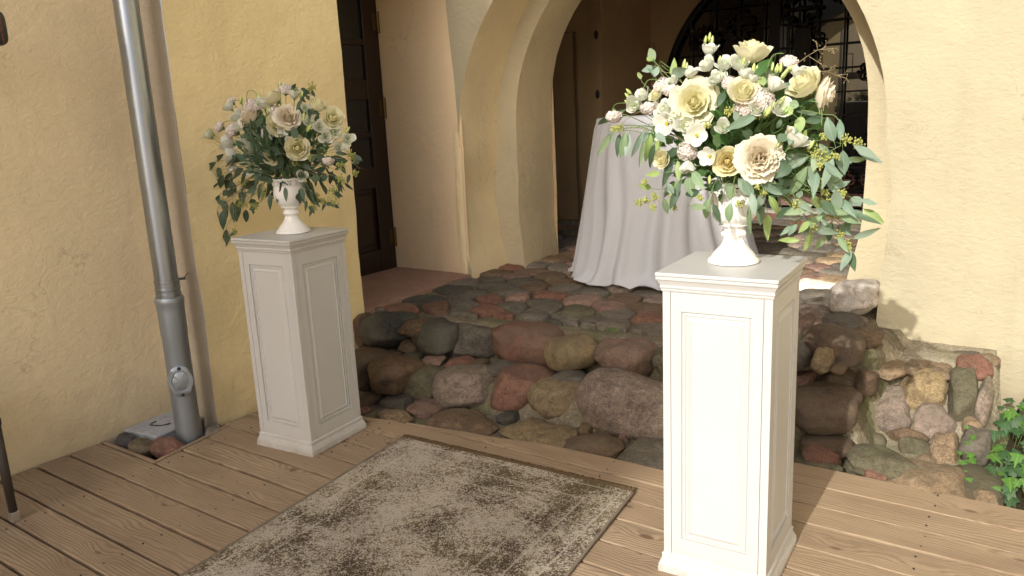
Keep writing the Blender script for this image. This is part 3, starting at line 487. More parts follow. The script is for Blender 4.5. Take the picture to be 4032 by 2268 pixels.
NEAR={'flowers':[('rose',(-0.75,2.254,1.644),(0.199,-0.149,0.968),0.104),('roseopen',(-0.905,2.212,1.51),(0.285,-0.943,0.172),0.128),('rose',(-0.754,2.2,1.532),(0.346,-0.758,0.553),0.091),('rose',(-0.602,2.234,1.545),(-0.398,-0.612,0.684),0.101),('rosep',(-0.549,2.261,1.515),(0.969,0.183,-0.167),0.087),('rosey',(-0.796,2.192,1.34),(0.328,-0.939,0.099),0.082),('rose',(-1.008,2.211,1.347),(-0.076,-0.994,0.073),0.059),('ruffle',(-0.7,2.184,1.35),(0.373,-0.923,0.096),0.108),('rose',(-1.037,2.235,1.538),(-0.295,-0.743,0.601),0.048),('lis',(-0.877,2.259,1.659),(0.211,-0.145,0.967),0.041),('lis',(-0.875,2.232,1.614),(-0.377,-0.616,0.692),0.043),('lis',(-0.927,2.231,1.598),(0.215,-0.142,0.966),0.039),('lis',(-0.778,2.229,1.61),(0.286,-0.687,0.668),0.046),('lis',(-0.756,2.217,1.583),(0.2,-0.148,0.969),0.038),('lis',(-1.088,2.25,1.54),(-0.388,-0.711,0.586),0.041),('lis',(-1.12,2.254,1.511),(0.253,-0.957,0.139),0.043),('lis',(-1.044,2.231,1.516),(-0.326,-0.758,0.565),0.036),('lis',(-1.002,2.217,1.494),(-0.257,-0.8,0.542),0.043),('lisopen',(-0.991,2.201,1.452),(-0.079,-0.996,0.039),0.059),('lis',(-0.926,2.197,1.444),(0.262,-0.953,0.155),0.046),('lisopen',(-0.885,2.181,1.417),(0.277,-0.95,0.142),0.055),('lis',(-0.807,2.185,1.439),(0.242,-0.872,0.425),0.04),('lisopen',(-0.848,2.177,1.356),(-0.114,-0.991,0.07),0.047),('lis',(-0.605,2.198,1.402),(0.587,0.057,0.808),0.056),('lis',(-0.671,2.215,1.549),(0.601,0.06,0.797),0.049),('lis',(-0.651,2.199,1.483),(0.545,-0.73,0.413),0.045),('lis',(-0.733,2.214,1.569),(0.198,-0.149,0.969),0.03),('lis',(-0.961,2.206,1.474),(-0.174,-0.838,0.517),0.035),('lis',(-0.714,2.191,1.484),(0.44,-0.775,0.453),0.037),('lis',(-1.004,2.21,1.426),(-0.316,-0.858,0.404),0.039),('lis',(-0.917,2.196,1.323),(0.113,-0.27,-0.956),0.043),('lis',(-0.821,2.228,1.61),(0.2,-0.699,0.687),0.039),('lis',(-0.834,2.214,1.576),(0.171,-0.739,0.652),0.035),('lis',(-0.98,2.232,1.575),(-0.154,-0.73,0.666),0.032),('lis',(-0.848,2.212,1.566),(0.14,-0.751,0.645),0.031),('lis',(-0.62,2.247,1.579),(0.186,-0.153,0.971),0.042),('rosep',(-0.62,2.206,1.413),(0.629,-0.726,0.278),0.033),('scab',(-0.65,2.266,1.62),(0.19,-0.152,0.97),0.048),('scab',(-0.697,2.201,1.52),(0.457,-0.735,0.501),0.064),('scab',(-0.743,2.19,1.489),(0.348,-0.926,0.149),0.069),('scab',(-0.921,2.194,1.373),(0.246,-0.961,0.124),0.06),('scab',(-0.979,2.22,1.533),(0.116,-0.262,-0.958),0.049),('scab',(-1.053,2.228,1.483),(0.123,-0.26,-0.958),0.054),('scab',(-1.2,2.278,1.463),(0.134,-0.255,-0.957),0.052),('scab',(-1.03,2.244,1.574),(-0.256,-0.711,0.655),0.056),('scab',(-0.8,2.21,1.567),(0.246,-0.74,0.625),0.042),('scab',(-1.006,2.236,1.569),(-0.211,-0.726,0.654),0.036),('bud',(-0.903,2.295,1.693),(0.212,-0.145,0.966),0.018),('bud',(-0.896,2.309,1.702),(0.211,-0.145,0.967),0.02),('bud',(-0.88,2.289,1.69),(0.211,-0.146,0.967),0.02),('bud',(-0.949,2.248,1.627),(0.217,-0.142,0.966),0.024),('bud',(-0.939,2.242,1.619),(0.216,-0.142,0.966),0.018),('bud',(-1.153,2.281,1.557),(-0.355,-0.612,0.707),0.021),('bud',(-1.156,2.277,1.544),(-0.354,-0.611,0.708),0.021),('bud',(-1.155,2.271,1.524),(-0.354,-0.61,0.709),0.017),('bud',(-0.838,2.238,1.629),(0.208,-0.146,0.967),0.019),('bud',(-0.805,2.234,1.622),(0.205,-0.147,0.968),0.019),('bud',(-0.766,2.234,1.619),(0.201,-0.148,0.968),0.023),('bud',(-0.736,2.227,1.6),(0.198,-0.149,0.969),0.023),('bud',(-0.727,2.225,1.595),(0.197,-0.149,0.969),0.019),('bud',(-0.687,2.236,1.6),(0.193,-0.151,0.969),0.019),('bud',(-0.675,2.237,1.595),(0.192,-0.151,0.97),0.021),('bud',(-0.645,2.24,1.586),(0.601,0.059,0.797),0.021),('bud',(-0.65,2.234,1.578),(0.601,0.059,0.797),0.021),('bud',(-0.666,2.24,1.597),(0.191,-0.151,0.97),0.021),('bud',(-0.64,2.245,1.59),(0.601,0.059,0.797),0.019),('bud',(-0.674,2.196,1.489),(0.598,0.059,0.799),0.034),('bud',(-0.648,2.206,1.508),(0.597,0.059,0.8),0.022),('bud',(-0.849,2.193,1.282),(0.106,-0.274,-0.956),0.019),('bud',(-0.645,2.19,1.393),(0.59,0.058,0.805),0.02),('bud',(-0.567,2.209,1.388),(0.583,0.056,0.811),0.022),('bud',(-1.018,2.235,1.555),(-0.245,-0.735,0.632),0.02),('bud',(-1.003,2.229,1.547),(-0.22,-0.749,0.625),0.016)],'leaves':[((-1.061,2.28,1.636),(-1.094,2.32,1.676),0.029,1),((-1.061,2.267,1.64),(-1.087,2.287,1.65),0.02,2),((-0.996,2.268,1.591),(-1.007,2.306,1.638),0.024,2),((-0.985,2.242,1.593),(-0.933,2.212,1.605),0.036,0),((-1.073,2.323,1.623),(-1.117,2.32,1.615),0.021,0),((-1.069,2.302,1.592),(-1.118,2.35,1.631),0.016,0),((-1.043,2.271,1.622),(-1.048,2.255,1.594),0.02,0),((-1.094,2.256,1.586),(-1.118,2.291,1.607),0.014,2),((-1.163,2.295,1.501),(-1.29,2.354,1.458),0.023,3),((-1.236,2.318,1.423),(-1.298,2.351,1.36),0.023,1),((-1.197,2.309,1.422),(-1.209,2.312,1.355),0.021,3),((-1.143,2.245,1.432),(-1.165,2.255,1.357),0.025,1),((-1.137,2.259,1.427),(-1.142,2.241,1.362),0.021,0),((-1.091,2.263,1.429),(-1.126,2.256,1.358),0.018,0),((-1.087,2.262,1.406),(-1.102,2.256,1.327),0.018,1),((-1.054,2.238,1.422),(-1.082,2.26,1.344),0.024,2),((-1.019,2.19,1.394),(-1.047,2.217,1.326),0.02,3),((-1.016,2.238,1.421),(-1.043,2.242,1.368),0.024,2),((-1.084,2.276,1.436),(-1.083,2.254,1.399),0.016,0),((-1.225,2.324,1.434),(-1.24,2.329,1.398),0.017,0),((-1.006,2.251,1.439),(-1.04,2.263,1.462),0.016,0),((-1.022,2.198,1.43),(-0.981,2.177,1.401),0.02,0),((-0.979,2.228,1.353),(-1.006,2.222,1.27),0.024,3),((-0.96,2.221,1.342),(-0.949,2.205,1.287),0.02,2),((-0.94,2.203,1.291),(-0.979,2.247,1.219),0.023,0),((-0.902,2.197,1.314),(-0.863,2.178,1.268),0.031,1),((-0.924,2.221,1.297),(-0.917,2.224,1.242),0.035,1),((-1.009,2.202,1.306),(-1.05,2.201,1.3),0.02,2),((-1.074,2.278,1.252),(-1.109,2.265,1.264),0.025,2),((-0.99,2.215,1.275),(-0.963,2.195,1.247),0.02,0),((-0.95,2.198,1.381),(-0.993,2.223,1.35),0.023,3),((-0.825,2.184,1.383),(-0.817,2.163,1.413),0.032,4),((-0.778,2.191,1.272),(-0.792,2.202,1.234),0.034,1),((-0.741,2.167,1.292),(-0.72,2.182,1.245),0.03,0),((-0.714,2.228,1.294),(-0.666,2.247,1.26),0.023,0),((-0.606,2.207,1.486),(-0.638,2.214,1.494),0.026,1),((-0.603,2.224,1.458),(-0.604,2.197,1.413),0.028,2),((-0.697,2.261,1.618),(-0.722,2.213,1.575),0.035,4),((-0.676,2.251,1.586),(-0.721,2.255,1.552),0.05,0),((-0.702,2.207,1.544),(-0.716,2.224,1.572),0.026,2),((-0.587,2.264,1.351),(-0.678,2.248,1.321),0.046,0),((-0.582,2.247,1.324),(-0.637,2.271,1.251),0.034,1),((-0.578,2.26,1.327),(-0.58,2.26,1.271),0.032,0),((-0.518,2.233,1.389),(-0.536,2.232,1.446),0.032,0),((-0.503,2.237,1.392),(-0.514,2.269,1.44),0.022,0),((-0.501,2.26,1.364),(-0.497,2.269,1.305),0.03,0),((-0.492,2.284,1.341),(-0.456,2.331,1.334),0.021,1),((-0.551,2.276,1.287),(-0.51,2.294,1.293),0.036,1),((-0.528,2.257,1.258),(-0.49,2.287,1.276),0.019,0),((-0.58,2.225,1.35),(-0.688,2.225,1.294),0.019,0),((-0.611,2.238,1.377),(-0.587,2.217,1.418),0.023,2),((-0.618,2.166,1.384),(-0.605,2.186,1.426),0.022,0),((-0.638,2.244,1.527),(-0.654,2.251,1.548),0.023,0),((-0.816,2.215,1.533),(-0.825,2.191,1.496),0.023,3),((-0.769,2.177,1.48),(-0.767,2.183,1.452),0.019,0),((-0.729,2.199,1.409),(-0.746,2.176,1.424),0.026,3),((-0.633,2.192,1.414),(-0.645,2.166,1.395),0.03,3),((-0.62,2.2,1.466),(-0.641,2.202,1.481),0.03,2),((-0.619,2.199,1.328),(-0.649,2.176,1.299),0.03,3),((-0.568,2.254,1.463),(-0.609,2.218,1.472),0.015,0),((-0.553,2.259,1.449),(-0.593,2.238,1.444),0.023,3),((-0.861,2.201,1.354),(-0.898,2.225,1.382),0.019,3),((-0.817,2.215,1.273),(-0.874,2.246,1.254),0.027,3),((-0.652,2.205,1.454),(-0.667,2.222,1.43),0.015,0),((-0.708,2.243,1.275),(-0.727,2.244,1.292),0.015,1),((-0.588,2.242,1.322),(-0.634,2.265,1.248),0.032,1),((-0.57,2.224,1.33),(-0.57,2.239,1.269),0.026,0),((-0.525,2.283,1.357),(-0.511,2.334,1.298),0.027,0),((-0.55,2.287,1.29),(-0.513,2.301,1.28),0.034,1),((-0.543,2.291,1.254),(-0.504,2.347,1.27),0.021,0),((-0.568,2.233,1.217),(-0.626,2.199,1.195),0.028,1),((-0.617,2.208,1.212),(-0.656,2.207,1.184),0.022,3),((-0.565,2.242,1.244),(-0.565,2.275,1.205),0.028,2),((-0.511,2.24,1.256),(-0.508,2.264,1.204),0.032,0),((-0.496,2.362,1.225),(-0.467,2.337,1.207),0.037,0),((-0.462,2.311,1.225),(-0.425,2.327,1.213),0.017,0),((-0.507,2.355,1.182),(-0.457,2.329,1.176),0.033,0),((-0.463,2.372,1.192),(-0.41,2.354,1.16),0.024,2),((-0.474,2.329,1.183),(-0.408,2.302,1.162),0.019,3),((-0.481,2.345,1.111),(-0.419,2.345,1.14),0.022,0),((-0.612,2.279,1.107),(-0.666,2.278,1.106),0.017,2),((-0.549,2.284,1.183),(-0.61,2.296,1.138),0.025,1),((-0.629,2.284,1.154),(-0.658,2.263,1.126),0.016,0),((-0.614,2.255,1.159),(-0.635,2.255,1.128),0.017,0),((-0.587,2.317,1.129),(-0.618,2.36,1.067),0.02,2),((-0.56,2.357,1.109),(-0.591,2.383,1.071),0.02,1),((-0.542,2.346,1.156),(-0.549,2.355,1.102),0.022,3),((-0.496,2.375,1.158),(-0.515,2.403,1.119),0.024,3),((-0.59,2.244,1.161),(-0.58,2.247,1.139),0.019,3),((-0.648,2.228,1.244),(-0.712,2.213,1.281),0.023,0),((-0.667,2.229,1.276),(-0.709,2.208,1.296),0.019,1),((-0.63,2.248,1.286),(-0.677,2.242,1.257),0.025,3),((-0.624,2.228,1.259),(-0.687,2.238,1.239),0.021,3),((-0.675,2.19,1.245),(-0.658,2.232,1.189),0.022,2),((-0.718,2.257,1.214),(-0.716,2.249,1.159),0.025,3),((-0.698,2.254,1.185),(-0.711,2.304,1.107),0.025,2),((-0.856,2.214,1.235),(-0.88,2.246,1.172),0.029,1),((-0.776,2.174,1.226),(-0.786,2.184,1.173),0.028,1),((-0.74,2.234,1.227),(-0.758,2.294,1.12),0.017,1),((-0.964,2.231,1.277),(-0.984,2.257,1.217),0.026,2),((-0.995,2.226,1.266),(-0.978,2.226,1.242),0.02,0),((-1.009,2.229,1.226),(-1.012,2.262,1.178),0.02,1),((-0.909,2.207,1.207),(-0.857,2.179,1.208),0.021,1),((-0.831,2.179,1.22),(-0.816,2.192,1.167),0.019,3),((-0.89,2.22,1.252),(-0.939,2.24,1.238),0.027,3),((-0.773,2.217,1.291),(-0.735,2.227,1.243),0.032,0),((-0.801,2.191,1.275),(-0.785,2.221,1.246),0.034,1),((-0.625,2.204,1.314),(-0.66,2.201,1.343),0.03,3),((-0.512,2.305,1.313),(-0.489,2.335,1.335),0.019,0),((-0.606,2.267,1.252),(-0.621,2.272,1.233),0.019,0),((-0.686,2.244,1.296),(-0.691,2.223,1.32),0.019,0),((-0.573,2.231,1.171),(-0.6,2.232,1.141),0.023,2),((-0.561,2.308,1.153),(-0.555,2.332,1.12),0.023,0),((-0.528,2.378,1.145),(-0.497,2.368,1.118),0.02,0),((-0.508,2.293,1.215),(-0.537,2.274,1.206),0.023,3)],'berries':[((-1.101,2.247,1.21),0.029),((-1.084,2.26,1.217),0.029),((-1.04,2.241,1.228),0.032),((-1.058,2.259,1.193),0.024),((-0.537,2.224,1.344),0.048),((-0.551,2.218,1.324),0.022),((-0.551,2.235,1.277),0.026),((-0.541,2.239,1.252),0.023),((-0.603,2.21,1.219),0.03),((-0.541,2.259,1.225),0.042),((-0.523,2.303,1.181),0.043),((-0.5,2.266,1.247),0.026),((-0.514,2.323,1.12),0.035),((-0.497,2.343,1.092),0.032),((-0.492,2.34,1.078),0.02),((-0.695,2.208,1.249),0.026),((-0.704,2.176,1.271),0.015),((-0.981,2.222,1.223),0.028),((-0.881,2.199,1.236),0.023),((-0.979,2.238,1.198),0.024),((-0.76,2.194,1.22),0.023),((-0.491,2.252,1.394),0.034),((-0.475,2.304,1.377),0.038),((-0.554,2.225,1.356),0.052),((-0.546,2.24,1.402),0.026),((-0.708,2.207,1.47),0.041),((-0.795,2.199,1.48),0.034),((-1.179,2.271,1.443),0.033),((-1.199,2.267,1.44),0.021),((-0.847,2.173,1.445),0.023),((-0.58,2.286,1.148),0.031),((-1.08,2.244,1.275),0.024),((-0.507,2.22,1.35),0.022)],'twigs':[[(-0.63,2.269,1.6),(-0.616,2.302,1.617),(-0.596,2.341,1.635),(-0.555,2.341,1.635),(-0.553,2.341,1.621)],[(-0.596,2.341,1.635),(-0.601,2.341,1.655)],[(-0.58,2.341,1.637),(-0.575,2.341,1.646)],[(-0.612,2.313,1.618),(-0.589,2.317,1.602),(-0.58,2.321,1.594)],[(-0.588,2.277,1.577),(-0.56,2.31,1.573),(-0.54,2.341,1.562),(-0.517,2.34,1.553)],[(-0.56,2.31,1.573),(-0.549,2.341,1.582)],[(-0.54,2.341,1.562),(-0.524,2.34,1.564)],[(-1.037,2.267,1.608),(-0.997,2.253,1.598),(-0.958,2.236,1.573),(-0.93,2.224,1.55)],[(-1.065,2.293,1.637),(-1.026,2.262,1.604)],[(-0.92,2.203,1.395),(-0.972,2.212,1.421),(-1.036,2.226,1.433),(-1.135,2.255,1.443)],[(-1.082,2.246,1.495),(-1.127,2.258,1.481),(-1.168,2.269,1.455),(-1.197,2.28,1.443)]],'curls':[[(-0.701,2.221,1.578),(-0.696,2.246,1.618),(-0.686,2.258,1.629),(-0.668,2.266,1.629)],[(-1.204,2.282,1.473),(-1.214,2.295,1.503),(-1.196,2.289,1.518),(-1.151,2.267,1.518)],[(-0.549,2.222,1.433),(-0.553,2.231,1.476),(-0.566,2.229,1.493),(-0.584,2.222,1.498)],[(-0.513,2.248,1.444),(-0.523,2.244,1.457),(-0.546,2.23,1.461),(-0.6,2.21,1.475)],[(-1.086,2.255,1.559),(-1.075,2.26,1.581),(-1.046,2.251,1.583),(-1.025,2.241,1.57)],[(-1.053,2.228,1.486),(-1.059,2.238,1.528),(-1.022,2.233,1.548)],[(-0.981,2.224,1.546),(-0.979,2.23,1.567),(-0.972,2.23,1.574)],[(-0.838,2.224,1.601),(-0.819,2.223,1.599),(-0.81,2.214,1.578)]]}
FAR={'flowers':[('rose',(-2.857,2.267,1.627),(-0.279,-0.578,0.767),0.089),('ruffle',(-3.049,2.276,1.55),(-0.017,-0.654,0.757),0.099),('ruffle',(-2.746,2.246,1.539),(0.718,-0.526,0.456),0.09),('rose',(-2.821,2.249,1.503),(0.758,-0.635,0.148),0.1),('rose',(-2.557,2.25,1.58),(0.677,0.138,0.723),0.078),('rose',(-2.474,2.249,1.521),(0.881,-0.409,0.238),0.09),('rose',(-2.71,2.247,1.402),(0.79,-0.609,0.071),0.104),('rose',(-2.903,2.263,1.367),(0.704,-0.706,0.079),0.075),('rose',(-3.108,2.282,1.415),(-0.433,-0.807,0.401),0.072),('lis',(-2.705,2.26,1.632),(0.304,-0.072,0.95),0.042),('lis',(-3.266,2.327,1.602),(-0.271,-0.569,0.776),0.041),('lis',(-3.494,2.353,1.478),(-0.265,-0.561,0.784),0.043),('lis',(-3.038,2.271,1.45),(0.656,-0.737,0.164),0.051),('lis',(-3.035,2.274,1.391),(0.633,-0.766,0.114),0.051),('lis',(-3.3,2.319,1.435),(-0.703,-0.618,0.351),0.061),('lis',(-3.322,2.353,1.307),(0.237,-0.168,-0.957),0.041),('lis',(-3.093,2.294,1.321),(0.636,-0.772,0.022),0.049),('lis',(-2.523,2.245,1.448),(0.798,-0.6,0.063),0.037),('lis',(-2.469,2.249,1.468),(0.895,-0.411,0.176),0.037),('lis',(-2.41,2.262,1.434),(0.914,-0.386,0.124),0.036),('lis',(-2.461,2.258,1.401),(0.911,-0.4,0.094),0.034),('lis',(-2.732,2.275,1.282),(0.798,-0.602,-0.002),0.036),('lisopen',(-2.772,2.24,1.49),(0.771,-0.625,0.125),0.045),('lis',(-2.752,2.246,1.428),(0.778,-0.574,0.254),0.03),('lis',(-2.628,2.246,1.567),(0.804,-0.456,0.382),0.029),('lis',(-2.61,2.242,1.513),(0.835,-0.463,0.298),0.035),('lis',(-2.911,2.266,1.601),(0.308,-0.065,0.949),0.05),('bud',(-2.967,2.278,1.629),(0.309,-0.064,0.949),0.038),('lis',(-3.166,2.295,1.559),(-0.299,-0.613,0.732),0.049),('lis',(-3.143,2.287,1.517),(-0.321,-0.669,0.67),0.059),('lis',(-2.906,2.256,1.454),(0.421,-0.75,0.51),0.037),('lis',(-2.969,2.271,1.361),(0.06,-0.984,0.168),0.038),('lis',(-2.55,2.242,1.489),(0.867,-0.441,0.233),0.034),('lis',(-3.292,2.323,1.378),(-0.759,-0.628,0.172),0.054),('lis',(-3.151,2.288,1.434),(-0.495,-0.75,0.439),0.039),('scab',(-2.77,2.273,1.669),(0.306,-0.07,0.95),0.048),('scab',(-3.055,2.286,1.613),(0.037,-0.57,0.821),0.064),('scab',(-3.29,2.353,1.636),(-0.415,-0.456,0.787),0.038),('scab',(-3.415,2.353,1.517),(-0.708,-0.503,0.496),0.045),('scab',(-3.271,2.312,1.502),(-0.573,-0.608,0.549),0.064),('scab',(-2.919,2.257,1.488),(0.371,-0.709,0.6),0.047),('scab',(-2.543,2.266,1.331),(0.217,-0.194,-0.957),0.04),('scab',(-2.986,2.275,1.605),(0.21,-0.577,0.789),0.038),('scab',(-2.849,2.257,1.576),(0.538,-0.559,0.631),0.037),('bud',(-2.605,2.241,1.493),(0.674,0.14,0.725),0.026),('bud',(-2.641,2.244,1.541),(0.301,-0.073,0.951),0.026),('bud',(-2.89,2.262,1.583),(0.307,-0.065,0.949),0.031),('bud',(-2.4,2.261,1.476),(0.67,0.131,0.731),0.022),('bud',(-3.48,2.353,1.491),(-0.265,-0.562,0.784),0.028),('bud',(-3.133,2.304,1.632),(0.312,-0.06,0.948),0.023),('bud',(-2.815,2.279,1.68),(0.307,-0.069,0.949),0.024),('bud',(-2.654,2.259,1.63),(0.302,-0.073,0.95),0.026)],'leaves':[((-3.434,2.386,1.376),(-3.588,2.402,1.33),0.028,1),((-3.441,2.341,1.34),(-3.598,2.352,1.284),0.035,0),((-3.448,2.371,1.306),(-3.499,2.37,1.267),0.042,0),((-3.495,2.363,1.267),(-3.536,2.37,1.197),0.057,0),((-3.39,2.34,1.276),(-3.453,2.357,1.216),0.035,0),((-3.367,2.371,1.286),(-3.428,2.376,1.208),0.042,2),((-3.344,2.35,1.205),(-3.402,2.36,1.17),0.035,0),((-3.411,2.366,1.196),(-3.432,2.352,1.177),0.035,2),((-3.499,2.363,1.168),(-3.535,2.35,1.146),0.025,0),((-3.462,2.354,1.177),(-3.55,2.367,1.093),0.028,1),((-3.48,2.384,1.146),(-3.454,2.374,1.068),0.032,2),((-3.491,2.347,1.097),(-3.516,2.338,1.024),0.028,0),((-3.434,2.342,1.1),(-3.433,2.328,1.015),0.042,0),((-3.498,2.351,1.043),(-3.562,2.363,0.954),0.029,0),((-3.482,2.38,0.999),(-3.497,2.369,0.908),0.032,2),((-3.389,2.373,1.143),(-3.414,2.385,1.048),0.042,0),((-3.338,2.377,1.157),(-3.397,2.389,1.048),0.035,0),((-3.291,2.373,1.106),(-3.322,2.387,1.045),0.031,1),((-3.253,2.383,1.158),(-3.238,2.382,1.12),0.034,0),((-3.151,2.346,1.221),(-3.206,2.331,1.196),0.03,1),((-3.116,2.339,1.253),(-3.264,2.376,1.21),0.033,0),((-2.973,2.317,1.25),(-3.047,2.312,1.28),0.032,0),((-3.032,2.369,1.177),(-3.11,2.383,1.167),0.029,1),((-2.79,2.317,1.205),(-2.883,2.361,1.144),0.031,1),((-2.734,2.309,1.218),(-2.764,2.356,1.151),0.036,0),((-2.797,2.34,1.164),(-2.803,2.332,1.12),0.019,0),((-2.754,2.308,1.253),(-2.753,2.332,1.216),0.024,0),((-2.633,2.273,1.28),(-2.691,2.311,1.236),0.029,1),((-2.625,2.299,1.244),(-2.648,2.329,1.2),0.027,0),((-2.552,2.293,1.301),(-2.623,2.335,1.246),0.026,0),((-2.582,2.25,1.381),(-2.579,2.276,1.33),0.035,1),((-2.604,2.259,1.359),(-2.667,2.281,1.307),0.023,0),((-2.724,2.271,1.336),(-2.677,2.286,1.307),0.024,2),((-2.602,2.302,1.311),(-2.682,2.312,1.305),0.041,1),((-2.551,2.283,1.346),(-2.494,2.318,1.343),0.049,0),((-2.815,2.238,1.385),(-2.917,2.24,1.403),0.042,0),((-2.859,2.273,1.435),(-2.956,2.287,1.447),0.037,2),((-2.852,2.273,1.371),(-2.879,2.279,1.304),0.034,2),((-2.969,2.269,1.355),(-2.998,2.281,1.307),0.038,0),((-2.816,2.281,1.325),(-2.878,2.31,1.275),0.049,2),((-2.466,2.239,1.381),(-2.391,2.233,1.375),0.017,0),((-3.08,2.284,1.373),(-3.355,2.363,1.345),0.039,2),((-2.978,2.297,1.294),(-3.123,2.332,1.278),0.032,0),((-2.786,2.277,1.313),(-2.713,2.269,1.28),0.036,2),((-3.201,2.321,1.31),(-3.342,2.357,1.262),0.04,0),((-3.223,2.31,1.372),(-3.366,2.345,1.321),0.04,0),((-2.965,2.284,1.529),(-3.002,2.275,1.472),0.038,2),((-2.705,2.235,1.494),(-2.703,2.239,1.439),0.035,0),((-2.571,2.267,1.424),(-2.509,2.262,1.423),0.029,2),((-2.53,2.312,1.266),(-2.557,2.343,1.252),0.017,0),((-3.191,2.38,1.141),(-3.253,2.378,1.12),0.027,2),((-3.299,2.381,1.222),(-3.213,2.365,1.243),0.034,0),((-3.422,2.35,1.243),(-3.548,2.354,1.188),0.014,0),((-3.045,2.339,1.217),(-2.935,2.302,1.252),0.039,1),((-2.626,2.28,1.268),(-2.552,2.26,1.282),0.029,1),((-3.349,2.345,1.244),(-3.337,2.358,1.191),0.035,0),((-3.408,2.36,1.118),(-3.48,2.347,1.15),0.028,0),((-3.313,2.372,1.197),(-3.307,2.374,1.138),0.034,0),((-3.344,2.348,1.088),(-3.346,2.345,1.056),0.021,0),((-2.662,2.269,1.275),(-2.603,2.26,1.27),0.035,1)],'berries':[((-2.6,2.262,1.651),0.047),((-2.621,2.26,1.633),0.029),((-2.716,2.272,1.652),0.027),((-2.667,2.262,1.622),0.029),((-2.42,2.281,1.367),0.045),((-2.42,2.301,1.344),0.034),((-2.473,2.344,1.291),0.035),((-2.516,2.299,1.267),0.046),((-2.599,2.338,1.206),0.071),((-2.631,2.346,1.158),0.06),((-2.684,2.341,1.164),0.042),((-2.772,2.353,1.136),0.043),((-3.115,2.345,1.197),0.079),((-3.074,2.352,1.209),0.052),((-3.179,2.346,1.132),0.04),((-3.285,2.351,1.142),0.075),((-3.367,2.344,0.996),0.035),((-2.753,2.268,1.343),0.048),((-2.63,2.246,1.36),0.035),((-2.497,2.289,1.323),0.04),((-2.743,2.35,1.185),0.037),((-3.242,2.342,1.245),0.047),((-2.623,2.258,1.55),0.029)],'twigs':[[(-3.314,2.358,1.307),(-3.369,2.359,1.242),(-3.422,2.359,1.144),(-3.476,2.359,1.043),(-3.475,2.359,0.942)],[(-3.261,2.358,1.263),(-3.298,2.358,1.179),(-3.294,2.358,1.095)],[(-2.711,2.294,1.255),(-2.742,2.357,1.19),(-2.76,2.357,1.13)],[(-2.612,2.285,1.285),(-2.626,2.357,1.221),(-2.628,2.357,1.146)],[(-2.504,2.27,1.357),(-2.441,2.285,1.356),(-2.442,2.34,1.308)],[(-2.615,2.252,1.561),(-2.611,2.262,1.614),(-2.609,2.278,1.662)],[(-3.402,2.359,1.19),(-3.375,2.359,1.112),(-3.376,2.359,1.0)],[(-3.358,2.344,1.403),(-3.438,2.359,1.422),(-3.472,2.359,1.442)]],'curls':[[(-3.073,2.288,1.608),(-3.076,2.3,1.655),(-3.03,2.295,1.661),(-2.979,2.282,1.638)],[(-3.102,2.288,1.583),(-3.13,2.299,1.617),(-3.218,2.321,1.627)],[(-3.364,2.343,1.516),(-3.283,2.317,1.533),(-3.168,2.292,1.53)],[(-2.81,2.273,1.663),(-2.797,2.256,1.596),(-2.822,2.251,1.542)],[(-2.545,2.262,1.342),(-2.541,2.251,1.392),(-2.568,2.247,1.403)]]}
# ================================================================ THE SETTING
def nz(p, s=1.0, o=0.0): return noise.noise(Vector((p[0]*s+o, p[1]*s+o*1.7, p[2]*s-o)))
def wob(p, a=.006, s=2.2):
    return Vector((p[0]+a*nz(p, s, 3.1)+a*.4*nz(p, s*5, 9.), p[1]+a*nz(p, s, 17.7)+a*.4*nz(p, s*5, 29.), p[2]))
def plan_wall(path, z0, z1, step=.06, zstep=.07, a=.006):
    pts = []
    for (xa, ya), (xb, yb) in zip(path[:-1], path[1:]):
        n = max(1, int(math.hypot(xb-xa, yb-ya)/step))
        n = min(n, 90)
        for i in range(n): pts.append((xa+(xb-xa)*i/n, ya+(yb-ya)*i/n))
    pts.append(path[-1]); m = max(1, int((z1-z0)/zstep)); mb = MB(); v = []; f = []
    for k in range(m+1):
        z = z0+(z1-z0)*k/m
        for (x, y) in pts: v.append(wob((x, y, z), a))
    L = len(pts)
    for k in range(m):
        for i in range(L-1): f.append((k*L+i, k*L+i+1, (k+1)*L+i+1, (k+1)*L+i))
    return mb.add(v, f)

g = MB(); g.add([(-45,-40,-.15),(30,-40,-.15),(30,12,-.15),(-45,12,-.15)], [(0,1,2,3)])
struct(obj('ground', g, M_yard))
g = MB(); g.add([(-3.95,1.2,-.115),(3,1.2,-.115),(3,4.9,-.115),(-3.95,4.9,-.115)], [(0,1,2,3)])
struct(obj('soil', g, M_soil))

# left wing of the house: tan wall, grey return, yellow wall, door recess
wing = thing('house_wing', 'left wing of the house with tan and ochre rendered walls and a recessed dark door', 'building', (-3.84,2.19,0))
def wpart(name, mb, mat, parent=wing, **k):
    o = obj(name, mb, mat, None, **k); o.parent = parent; o.matrix_parent_inverse = Matrix.Translation(parent.location).inverted(); return o
wpart('wall', plan_wall([(-3.84,-4.0),(-3.84,2.19)], -.15, 4.6, .07), M_leftwall, smooth=True)['label'] = 'tan rendered wall left of the downpipe'
wpart('wall', plan_wall([(-3.845,2.19),(-3.49,2.19)], -.15, 4.6, .04), M_gray, smooth=True)['label'] = 'narrow grey rendered return behind the downpipe'
wpart('wall', plan_wall([(-3.49,2.192),(-3.49,3.285),(-4.42,3.285)], -.15, 4.6, .04, .05, .009), M_yellow, smooth=True, ang=50)['label'] = 'ochre yellow wall behind the shaded pedestal'
wpart('reveal', plan_wall([(-4.42,4.47),(-3.585,4.47)], .33, 2.75, .06), M_reveal, smooth=True)
mb = MB(); mb.box(-4.45,-3.50,3.29,4.47,2.62,4.6); wpart('lintel', mb, M_yellow)
